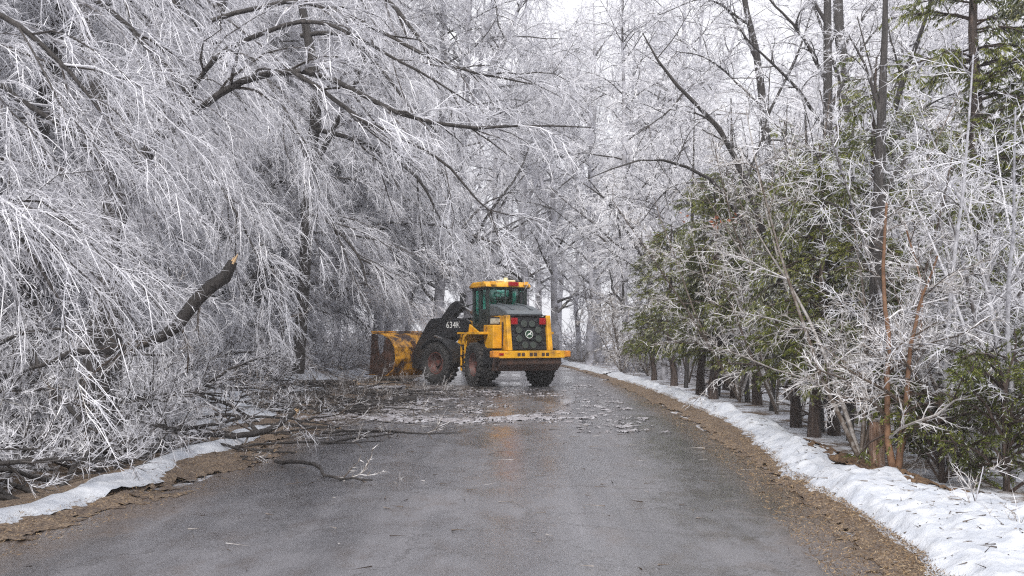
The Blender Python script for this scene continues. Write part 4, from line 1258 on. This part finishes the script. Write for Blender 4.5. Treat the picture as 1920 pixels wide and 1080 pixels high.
SRC['c1'] = cedar('cedar_tree', 21, 6.5, .14, .24, 1.7, 90)
SRC['c2'] = cedar('cedar_tree', 22, 8.5, .17, .22, 1.9, 100)
SRC['c3'] = cedar('cedar_tree', 23, 5.0, .12, .26, 1.6, 84)
CED = [  # u of the trunk, distance, kind, scale, label
    (1225, 37, 'c3', .95, 'farthest small green cedar right of the road, nearest the loader'),
    (1262, 33, 'c3', 1.05, 'small green cedar second from the loader along the snow bank'),
    (1312, 28, 'c1', .92, 'bushy green cedar standing where the snow bank is narrow'),
    (1337, 26, 'c3', 1.15, 'low cedar with a slim bare trunk in front of the bushy one'),
    (1378, 27, 'c1', .98, 'green cedar with a red-brown trunk in the middle of the row'),
    (1420, 24, 'c1', .85, 'green cedar behind the two close trunks at the middle of the bank'),
    (1492, 18.0, 'c3', .90, 'low-hanging cedar with a short black trunk by the snow'),
    (1522, 16.3, 'c3', .95, 'cedar with the blackest trunk at the edge of the snow bank'),
    (1562, 16.6, 'c1', .72, 'narrow cedar left of the big dark trunk'),
    (1642, 14.2, 'c2', .66, 'cedar on the thick dark trunk behind the wooden post'),
    (1480, 30, 'c2', .98, 'tall cedar rising above the row behind the bowed sapling'),
    (1360, 33, 'c2', .80, 'cedar behind the front row with a pointed top'),
    (1700, 26, 'c2', 1.05, 'big cedar behind the iced shrubs'),
    (1590, 22, 'c1', 1.0, 'cedar filling the gap behind the tall dark trunks'),
    (1760, 17.5, 'c1', .85, 'green cedar half hidden by the iced thicket'),
    (1850, 19, 'c2', 1.3, 'tallest olive cedar at the upper right'),
    (1985, 18, 'c2', 1.15, 'tall olive cedar at the right edge'),
    (1880, 14.5, 'c3', .8, 'low cedar bush behind the bottom right snow'),
]
rng = np.random.default_rng(5)
for (u_, Y_, kd, sc, lab) in CED:
    place(kd, (u_ - 960) / F * Y_, Y_, rng.uniform(0, 6.28), sc, lab, 'cedars along the snow bank')


def cedar_bush(name, label, u_, Y_, seed, R0, H, n=26):
    """low bush of drooping evergreen sprays"""
    rng = np.random.default_rng(seed)
    x = (u_ - 960) / F * Y_
    root = empty(name, (x, Y_, float(ground_z(x, Y_)) - .05)); tag(root, label, 'bush', 'low evergreen bushes')
    st = np.zeros((1, 4, 3)); st[0, :, 2] = np.linspace(0, H, 4)
    Rr = np.full((1, 4), .05)
    P1, R1 = grow(st, Rr, rng, n, (.0, 1), (20, 85), (R0 * .6, R0 * 1.2), 6, .24, (0, 0, 0), .1, .4, .008, .02, .4, shrink=.3)
    g = Geo(); g.tubes(st, Rr * .7, 7, False, .1); g.tubes(P1, R1, 4, False, .1); g.build('stem', [BARKC], root)
    P2, R2 = grow(P1, R1, rng, (11, 4), (.2, 1), (25, 60), (.2, .5), 4, .3, (0, 0, 0), .1, .5, .004, .008, .4)
    P3, _ = grow(P2, R2, rng, 44, (.05, 1), (15, 50), (.035, .09), 2, 0, (0, 0, -.3), .1, .5, .003, .004)
    gc = Geo(); gc.tubes(P2, R2, 3, True, .1, 1)
    tone = (.08 + .42 * vnoise(P3[:, 0, 0] * 3, P3[:, 0, 2] * 3, seed) + .12 * rng.normal(size=len(P3))).clip(.0, .7)
    tone = np.where(rng.random(len(P3)) < .08, rng.uniform(.8, 1, len(P3)), tone)
    gc.kites(P3[:, 0], norm(P3[:, 1] - P3[:, 0]), np.linalg.norm(P3[:, 1] - P3[:, 0], axis=1), rng.uniform(.007, .014, len(P3)), tone, rng, 0)
    c = gc.build('foliage', [CEDAR, BARKC], root); c['kind'] = 'stuff'


cedar_bush('evergreen_bush', 'low evergreen bush just right of the orange stems', 1760, 11.2, 31, 1.1, 1.0)
cedar_bush('evergreen_bush', 'wide evergreen bush drooping onto the bottom right snow', 1880, 10.6, 32, 1.3, 1.2)
cedar_bush('evergreen_bush', 'evergreen bush at the far right edge above the snow', 2000, 10.8, 33, 1.3, 1.6)
cedar_bush('evergreen_bush', 'small olive bush between the orange stems and the cedar trunk', 1720, 13.5, 34, 1.1, 1.6)

hand_tree('dark_trunk_tree', 'strong dark trunk rising straight behind the orange stems on the right', gnd(1640, Y=13), 
          [(1638, 860, 13, .115), (1640, 700, 13, .10), (1646, 500, 13, .09), (1652, 380, 13, .08), (1660, 200, 13, .055), (1668, 60, 13, .04), (1676, -180, 13, .018)],
          [[(1652, 380, 13, .03), (1700, 300, 13, .02), (1760, 250, 13, .01)], [(1646, 480, 13, .03), (1590, 400, 13, .02), (1540, 370, 13, .01)], [(1660, 220, 13, .03), (1630, 120, 13, .016), (1600, 60, 13, .008)]],
          411, bias=(0, 0, 0), droop=.1, dens=1.0, tr=.005, sr=.004)
for k_, (u_, Y_, r_, lean_, lab_) in enumerate(((1345, 27.5, .06, 12, 'slim dark leaning trunk left of the paired cedar trunks'), (1400, 25, .07, -10, 'slim dark trunk beside the middle cedars'), (1445, 22, .06, 14, 'slim trunk leaning right behind the middle shrubs'), (1535, 17.2, .075, -8, 'slim dark trunk between the two blackest cedar trunks'), (1590, 15.8, .06, 6, 'slim dark trunk left of the strong dark one'), (1285, 31.5, .07, 8, 'slim red-brown trunk among the farthest cedars'))):
    hand_tree('slender_tree', lab_, gnd(u_, Y=Y_), [(u_, 630 + 1.62 * F / Y_, Y_, r_), (u_ + lean_, 560, Y_, r_ * .85), (u_ + 2 * lean_, 360, Y_, r_ * .6), (u_ + 2.6 * lean_, 180, Y_, r_ * .12)],
              [[(u_ + 1.6 * lean_, 430, Y_, .02), (u_ + 60, 340, Y_, .012), (u_ + 90, 270, Y_, .006)], [(u_ + 1.8 * lean_, 390, Y_, .02), (u_ - 50, 300, Y_, .012), (u_ - 70, 220, Y_, .006)]],
              420 + k_, bias=(0, 0, 0), droop=.12, dens=.9)

# ------------------------------------------------ iced shrubs, right
def iced_shrub(name, label, u_, Y_, seed, stems, H, mat=ICEW, stem_mat=None, spread=(8, 30), dens=1.0, bias=(0, 0, 0), tr=.0046, sr=.0036, L1=(.9, 2.2), r0=.035, tmean=.66, group=None, lev1=9):
    rng = np.random.default_rng(seed)
    x = (u_ - 960) / F * Y_
    root = empty(name, (x, Y_, float(ground_z(x, Y_)) - .05)); tag(root, label, 'shrub', group)
    P0 = np.zeros((1, 3, 3)); P0[0, :, 2] = np.linspace(0, .12, 3)
    P, Rr = grow(P0, np.full((1, 3), r0), rng, stems, (0, 1), spread, (H * .75, H * 1.1), 8, -.01, bias, .06, 1.0, r0 * .6, r0 * 1.1, .22, shrink=.1)
    for k in range(len(P)):
        g = Geo(); g.tubes(P[k:k + 1], Rr[k:k + 1], 6, False, .15 + .5 * rng.random()); g.build('stem', [stem_mat or mat], root, True)
    gc = Geo()
    P1, R1 = grow(P, Rr, rng, lev1, (.22, 1), (35, 80), L1, 5, .06, bias, .16, .5, .008, .02, .4)
    P2, R2 = grow(P1, R1, rng, (10 * dens, 4), (.1, 1), (30, 70), (.25, .7), 4, .16, bias, .24, .6, tr, tr * 1.5, .6)
    P3, R3 = grow(P2, R2, rng, (27 * dens, 5), (.05, 1), (30, 75), (.06, .22), 2, 0, (0, 0, 0), .2, .8, sr, sr * 1.3, .5)
    gc.tubes(P1, R1, 4, False, .45 + .2 * rng.normal(size=len(P1)))
    gc.tubes(P2, R2, 3, True, tmean - .04 + .16 * rng.normal(size=len(P2)))
    gc.tubes(P3, R3, 3, True, tmean + .06 + .18 * rng.normal(size=len(P3)))
    c = gc.build('crown', [mat], root); c['kind'] = 'stuff'
    return root


hand_tree('orange_stemmed_shrub', 'iced shrub with two bright orange-brown stems forking at the snow bank', gnd(1668, Y=11.2), None,
          [[(1670, 905, 11.2, .046), (1661, 800, 11.2, .036), (1664, 650, 11.2, .028), (1658, 500, 11.2, .020), (1666, 380, 11.1, .014)],
           [(1672, 900, 11.2, .044), (1690, 800, 11.2, .034), (1702, 690, 11.1, .026), (1720, 590, 11, .018), (1760, 480, 10.8, .010)],
           [(1676, 895, 11.3, .028), (1706, 740, 11.5, .02), (1730, 560, 11.6, .014), (1700, 420, 11.7, .01)]],
          51, bias=(.03, 0, 0), droop=.05, dens=1.25, tr=.0065, sr=.006, cat='shrub', crown_mat=ICEW, brmat=RUSTW, bl=(.6, 1.4), tl=(.25, .6), sl=(.06, .2), tmean=.72)
iced_shrub('iced_shrub', 'spiky white iced shrub reaching over the snow bank before the dark trunks', 1610, 12.8, 52, 5, 4.2, ICEW, None, (8, 26), .9, bias=(-.03, -.02, 0))
iced_shrub('iced_shrub', 'tallest white iced shrub right of the orange stems', 1760, 12.2, 53, 6, 5.0, ICE, None, (6, 26), .9)
iced_shrub('iced_shrub', 'dense white iced shrub at the right edge', 1890, 11.5, 54, 6, 4.6, ICE, None, (6, 30), .9)
iced_shrub('iced_shrub', 'iced shrub between the two close cedar trunks and the dark ones', 1455, 21, 55, 4, 4.6, ICEW, None, (8, 34), .7, tr=.010, sr=.009)
iced_shrub('iced_shrub', 'pale iced shrub in front of the middle cedars', 1500, 19.5, 56, 5, 5.5, ICEW, None, (6, 28), .7, tr=.010, sr=.008, bias=(-.02, 0, 0))
iced_shrub('iced_shrub', 'iced shrub with brown leaves left among the far cedars', 1290, 36, 57, 4, 5.5, ICEW, None, (8, 34), .45, tr=.013, sr=.012)
iced_shrub('iced_shrub', 'brown-stemmed iced shrub beyond the snow bank near the loader', 1165, 44, 58, 8, 3.6, ICEW, None, (10, 45), .6, tr=.015, sr=.013)
iced_shrub('iced_shrub', 'low brown thicket under the farthest cedar', 1215, 41, 59, 8, 3.0, ICEW, None, (10, 50), .6, tr=.014, sr=.013, tmean=.5)
iced_shrub('iced_shrub', 'white iced shrub high behind the wooden post', 1700, 16, 60, 6, 6.0, ICE, None, (6, 24), .75, tr=.008, sr=.007)
iced_shrub('iced_shrub', 'low iced shrub leaning over the bottom right bushes', 1830, 11.8, 61, 6, 2.6, ICEW, None, (25, 60), .9, bias=(.02, -.02, -.03), L1=(.7, 1.5))

iced_shrub('iced_shrub', 'slender white iced shrub between the two tallest ones at the right edge', 1820, 14.5, 62, 7, 6.2, ICE, None, (5, 24), .85, tr=.0065, sr=.0055)
iced_shrub('iced_shrub', 'iced shrub reaching in from beyond the right edge', 1975, 12.5, 63, 7, 5.4, ICE, None, (6, 34), .9, bias=(-.03, 0, 0))
iced_shrub('iced_shrub', 'tall fine-twigged iced shrub before the straight dark trees', 1560, 17.5, 64, 6, 6.2, ICEW, None, (5, 22), .8, tr=.007, sr=.006)
iced_shrub('iced_shrub', 'fine iced shrub in front of the pointed cedar', 1385, 25, 65, 7, 6.0, ICEW, None, (6, 28), .7, tr=.009, sr=.008)
# brown oak leaves still hanging on twigs
g_ = Geo(); rl = np.random.default_rng(9)
for (u_, v_, Y_) in ((1345, 412, 22.5), (1382, 405, 22.4), (1340, 540, 27), (1350, 420, 22.6), (1238, 440, 33), (1335, 530, 27), (1284, 405, 30)):
    n = 7
    B = at(u_, v_, Y_)[None] + rl.normal(size=(n, 3)) * .07
    g_.kites(B, norm(rl.normal(size=(n, 3)) + np.array([0, 0, -1.0])), rl.uniform(.08, .15, n), rl.uniform(.05, .09, n), rl.uniform(.2, .9, n), rl)
tag(g_.build('withered_leaves', tone_mat('rust_leaf', [(0, (0.20, 0.06, 0.03)), (1, (0.45, 0.17, 0.08))], .6)), 'withered rust-coloured leaves still hanging on iced twigs', 'leaves', kind='stuff')

# the post by the orange stems
post_x, post_y = (1640 - 960) / F * 11.7, 11.7
m, t, b = new_mat('weathered_post')
tc_ = t.nodes.new('ShaderNodeTexCoord')
n1 = noise_node(t, 9, 6, .7, vec=tc_.outputs['Object'], mscale=(2, 2, .3))
t.links.new(ramp(t, n1.outputs['Fac'], [(.35, (.09, .05, .035)), (.5, (.30, .18, .12)), (.7, (.52, .42, .35))]), b.inputs['Base Color'])
b.inputs['Roughness'].default_value = .8
bump(t, b, n1.outputs['Fac'], .9, .03)
pt = empty('wooden_post', (post_x, post_y, 0.0)); tag(pt, 'squat square weathered wooden post at the back of the snow bank', 'post')
part('shaft', [box((0, 0, .17), (.14, .14, .90), ry=.02)], m, pt, .015)
part('cap', [prism([(-.074, .622), (.074, .622), (.05, .652), (-.05, .652)], -.072, .072)], simple('iced_cap', (.22, .17, .14), .6, dirt=(.4, .38, .37)), pt, .01)

# ------------------------------------------------ fallen wood
BROKEN = simple('split_wood', (0.60, 0.42, 0.24), .7)


def fallen_branch(name, label, rows, seed, r0, wood=BARKI, brk=True, dens=.8, up=.1, group=None, cat='fallen branch', tmean=.5, tr=.006, sr=.005, mat=ICEW, bl=(.5, 1.2), twig=True, K=16):
    rng = np.random.default_rng(seed)
    pts = np.array([r[:3] for r in rows], float)
    base = pts[0].copy(); 
    root = empty(name, tuple(base)); tag(root, label, cat, group)
    P, Rr = spline(pts - base, [r[3] for r in rows], K)
    P[:, 1:-1] += rng.normal(size=P[:, 1:-1].shape) * r0 * .35
    g = Geo(); g.tubes(P, Rr, 9, False, .2); g.build('bough', [wood], root, True)
    if brk:
        g = Geo(); d = norm(P[0, 0] - P[0, 1]); n = 14
        B = P[0, 0][None] - d * .03 + rng.normal(size=(n, 3)) * Rr[0, 0] * .35
        T_ = B + d * rng.uniform(.04, .16, n)[:, None] * (Rr[0, 0] / .06)
        g.tubes(np.stack([B, T_], 1), np.full((n, 2), Rr[0, 0] * .36), 4, True, .5); g.build('broken_end', [BROKEN], root)
    if twig:
        gc = Geo(); bare_levels(gc, P, np.minimum(Rr, .03), rng, .55, .03, (0, 0, up * .3), dens, bl, (.2, .55), (.06, .16), tr, sr, tmean)
        c = gc.build('twigs', [mat], root); c['kind'] = 'stuff'
    return root


def atg(u_, v_, Y_): return tuple(at(u_, v_, Y_))


fallen_branch('fallen_bough', 'thick dark bough with a torn orange end sticking up from the brush',
              [(*atg(436, 490, 9.6), .045), (*atg(424, 518, 9.6), .062), (*atg(385, 545, 9.6), .064), (*atg(352, 580, 9.6), .062), (*atg(330, 615, 9.6), .062), (*atg(290, 638, 9.6), .045), (*atg(225, 655, 9.6), .045), (*atg(150, 660, 9.7), .035), (*atg(60, 690, 9.9), .018)],
              501, .018, BARK, dens=.6, tmean=.6)
fallen_branch('fallen_bough', 'dark curved branch with a split yellow end lying at the road edge',
              [(*atg(555, 770, 15.2), .040), (*atg(515, 800, 15.0), .045), (*atg(480, 812, 14.6), .045), (*atg(430, 815, 14.4), .040), (*atg(360, 812, 14.2), .028), (*atg(300, 800, 14.2), .014)],
              502, .03, BARK, dens=.6)
fallen_branch('fallen_bough', 'dark branch arching over the brush beside the one with the yellow end',
              [(*atg(490, 812, 14.7), .032), (*atg(460, 785, 14.8), .030), (*atg(420, 775, 15.0), .028), (*atg(370, 785, 15.2), .02), (*atg(340, 795, 15.2), .01)], 503, .02, BARK, False, dens=.5)
fallen_branch('fallen_bough', 'dark crooked branch slanting through the brush at far left',
              [(*atg(60, 640, 12.0), .02), (*atg(90, 720, 11.8), .028), (*atg(130, 760, 11.6), .03), (*atg(170, 800, 11.4), .02), (*atg(230, 830, 11.3), .012)], 504, .02, BARK, False, dens=.5)
fallen_branch('leaning_pole', 'thin dark vertical broken stem standing in the brush behind the bough',
              [(*atg(535, 655, 19.5), .035), (*atg(528, 600, 19.5), .035), (*atg(525, 530, 19.5), .03), (*atg(518, 480, 19.5), .02)], 505, .01, BARK, False, dens=.4)
fallen_branch('fallen_bough', 'dark stick leaning right of the snow patch in front of the thin stem',
              [(*atg(345, 770, 17), .02), (*atg(300, 700, 17), .024), (*atg(290, 620, 17), .02), (*atg(320, 540, 17), .014), (*atg(290, 420, 17), .008)], 506, .01, BARK, False, dens=.4)
# logs and sticks piled at the left edge of the road
rng = np.random.default_rng(88)
fallen_branch('fallen_log', 'long dark log on the pile left of the bucket', [(-4.3, 28.0, .30, .07), (-5.2, 27.9, .33, .07), (-6.2, 27.4, .34, .06), (-6.9, 27.0, .38, .04)], 511, .03, BARK, dens=.3)
fallen_branch('fallen_log', 'pale broken log in front of the bucket, lying along the road edge', [(-3.0, 28.6, .16, .05), (-3.9, 28.4, .16, .06), (-4.9, 28.5, .14, .05)], 512, .02, BARKI, dens=.3)
fallen_branch('fallen_log', 'short thick dark log on the road before the slush', [(-2.25, 24.0, .09, .085), (-2.6, 23.95, .10, .09), (-2.78, 23.9, .09, .085)], 513, .008, BARK, False, twig=False, K=6)
BR_SPOTS = []
G_S = 'broken sticks on the road edge'
protos = []
for k in range(4):
    L = (1.3, 1.9, .9, 2.3)[k]
    p = fallen_branch('broken_stick', 'thin broken stick lying in the slush at the left road edge',
                      [(0, 0, .05, .022), (L * .4, .06, .08, .020), (L * .7, -.08, .09, .014), (L, .05, .07, .007)], 520 + k, .02, BARK, k % 2 == 0, dens=.35, group=G_S, cat='stick', up=.5)
    protos.append(p)
N_ST = 120
for k in range(N_ST):
    if k < 66:
        y = rng.uniform(19.8, 29); x = rng.uniform(-6.8, -2.4) if y > 22 else rng.uniform(-5.5, -2.6)
    elif k < 84:
        y = rng.uniform(12.5, 19); x = road_l(y) + rng.uniform(-.9, .35)
    else:
        y = rng.uniform(25, 31); x = rng.uniform(-7.5, -2.5)
    z = max(float(ground_z(x, y)), 0) + rng.uniform(0, .12)
    rz = rng.normal() * .5 + (math.pi if rng.random() < .5 else 0)
    if k < 4:
        protos[k].location = (x, y, z); protos[k].rotation_euler = (0, 0, rz)
    else:
        copy_thing(protos[k % 4], (x, y, z), rz, rng.uniform(.6, 1.25), rx=rng.normal() * .3, ry=rng.normal() * .08)

# brush: fallen crowns heaped over the left bank
G_B = 'fallen iced branches heaped on the left bank'
bp = []
for k in range(4):
    L = (2.4, 3.0, 2.0, 2.7)[k]
    bp.append(fallen_branch('fallen_branch', 'ice-coated fallen branch in the heap on the left bank', [(0, 0, .1, .03), (L * .35, .15, .35, .026), (L * .7, -.1, .45, .018), (L, .1, .35, .008)],
                            540 + k, .03, BARK, False, dens=1.65, up=.55, group=G_B, mat=ICE, tmean=.66, tr=.0048, sr=.0038, bl=(.5, 1.1)))
nb = 0
def over_patch(x, y):
    return 12.5 < y < 26 and -.335 < x / y < -.25


for k in range(205):
    if k < 165:
        y = rng.uniform(8.0, 18.5); d = 1.25 + 5.0 * rng.random() ** 1.5
    else:
        y = rng.uniform(16, 27); d = rng.uniform(2.2, 9.5)
        if ((road_l(y) - d + 6.0) / 1.7) ** 2 + ((y - 20.5) / 2.6) ** 2 < 1 and y < 23: d += 2.8
    x = float(road_l(y)) - d
    z = float(ground_z(x, y)) + rng.uniform(-.05, .35) * min(1, (d - 1) / 2)
    rz = rng.uniform(0, 6.28); sc = rng.uniform(.75, 1.15)
    if math.cos(rz) > .55 and d < 2.0: rz += math.pi
    if over_patch(x, y):
        if y > 16: continue
        sc *= .7; z = float(ground_z(x, y)) - .02
    if k < 4:
        bp[k].location = (x, y, z); bp[k].rotation_euler = (0, 0, rz)
    else:
        copy_thing(bp[k % 4], (x, y, z), rz, sc, rx=rng.normal() * .2, ry=rng.normal() * .15 - .1)

# brown brush heaped between the snow patch and the bucket
bq = []
for k in range(3):
    L = (2.0, 2.6, 1.6)[k]
    bq.append(fallen_branch('fallen_branch', 'brown tangled branch in the heap between the snow patch and the bucket', [(0, 0, .1, .032), (L * .35, .12, .25, .026), (L * .7, -.1, .30, .018), (L, .1, .2, .008)],
                            580 + k, .03, BARK, k == 0, dens=1.0, up=.35, group='brown brush beside the bucket', mat=ICEW, tmean=.34, bl=(.4, 1.0)))
for k in range(34):
    y = rng.uniform(21, 31); x = rng.uniform(-8.2, -3.6) * (y / 27)
    if k < 12: y = rng.uniform(17, 22); x = rng.uniform(-7.4, -5.4)
    z = max(float(ground_z(x, y)), 0) + rng.uniform(-.02, .1)
    rz = rng.normal() * .7 + (math.pi if rng.random() < .5 else 0)
    if k < 3:
        bq[k].location = (x, y, z); bq[k].rotation_euler = (0, 0, rz)
    else:
        copy_thing(bq[k % 3], (x, y, z), rz, rng.uniform(.55, 1.0), rx=rng.normal() * .2, ry=rng.normal() * .06)

# crumbs of bark and twigs scattered on the snow bank
g_ = Geo(); N = 1500
y = 5 + 26 * rng.random(N) ** 1.6; x = snow_x(y) + rng.uniform(.15, 1.9, N)
z = ground_z(x, y) * sstep(1.6, 3.0, x - snow_x(y)) + bank_h(x, y) + .004
D = norm(np.stack([rng.normal(size=N), rng.normal(size=N), .1 * rng.normal(size=N)], 1))
B = np.stack([x, y, z], 1)
g_.tubes(np.stack([B, B + D * rng.uniform(.02, .16, N)[:, None] ** 1.0], 1), np.full((N, 2), .004) * rng.uniform(.6, 1.8, N)[:, None], 3, True, rng.uniform(0, .5, N))
tag(g_.build('bark_crumbs', ICEW), 'dark bark crumbs and twig bits scattered on the roadside snow', 'debris', kind='stuff')
# fallen orange leaves behind the bank, round the post and the orange stems
def leaf_keep(X, Y):
    return .5 - ((X - 4.25 - .12 * (11.5 - Y)) / .42) ** 2 * .5 - ((Y - 11.2) / 2.2) ** 2 * .5 + 1.3 * (fbm(X * 3, Y * 2.4, 91) - .5) + .9 * (fbm(X * 13, Y * 11, 94, 3) - .5) - .05
tag(sheet('leaf_litter', np.linspace(3.4, 5.6, 70), np.linspace(8.6, 14, 120), lambda X, Y: ground_z(X, Y) * sstep(1.6, 3.0, X - snow_x(Y)) + bank_h(X, Y) + .012 + .04 * sstep(0, .6, leaf_keep(X, Y)) + .07 * (fbm(X * 7, Y * 7, 92) - .5) + .04 * (fbm(X * 19, Y * 19, 93) - .5),
          simple('orange_leaf_litter', (.075, .045, .028), .8, 0, 30.0, .3, (.19, .12, .065), 26.0, .45, .65), leaf_keep), kind='structure')

# twigs poking out of the right snow bank
for k, (u_, v_, Y_, lab) in enumerate(((1805, 985, 8.6, 'forked frosted twig sticking up out of the bottom right snow'), (1850, 1000, 8.2, 'frosted twig lying low on the snow beside the forked one'), (1905, 1030, 7.6, 'bare twig at the right edge of the snow'))):
    b0 = at(u_, v_, Y_)
    L = (.55, .4, .4)[k]
    fallen_branch('snow_twig', lab, [(b0[0], b0[1], b0[2] - .1, .008), (b0[0] + .1 * L, b0[1], b0[2] + .25 * L, .007), (b0[0] + (.35, .8, .6)[k] * L, b0[1] + .1, b0[2] + (.9, .15, .3)[k] * L, .004)],
                  560 + k, .004, BARKI, False, dens=.5, cat='twig', tmean=.6, tr=.004, sr=.003, bl=(.15, .3))

V_ = np.array([[x, y, z] for x in (-165, 165) for y in (-25, 270) for z in (-3, 42)], float)
g_ = Geo(); g_.add(V_, None, [(0, 1, 3, 2), (4, 6, 7, 5), (0, 4, 5, 1), (2, 3, 7, 6), (0, 2, 6, 4), (1, 5, 7, 3)])
tag(g_.build('haze', AIR), 'pale damp winter air between the trees', kind='stuff')
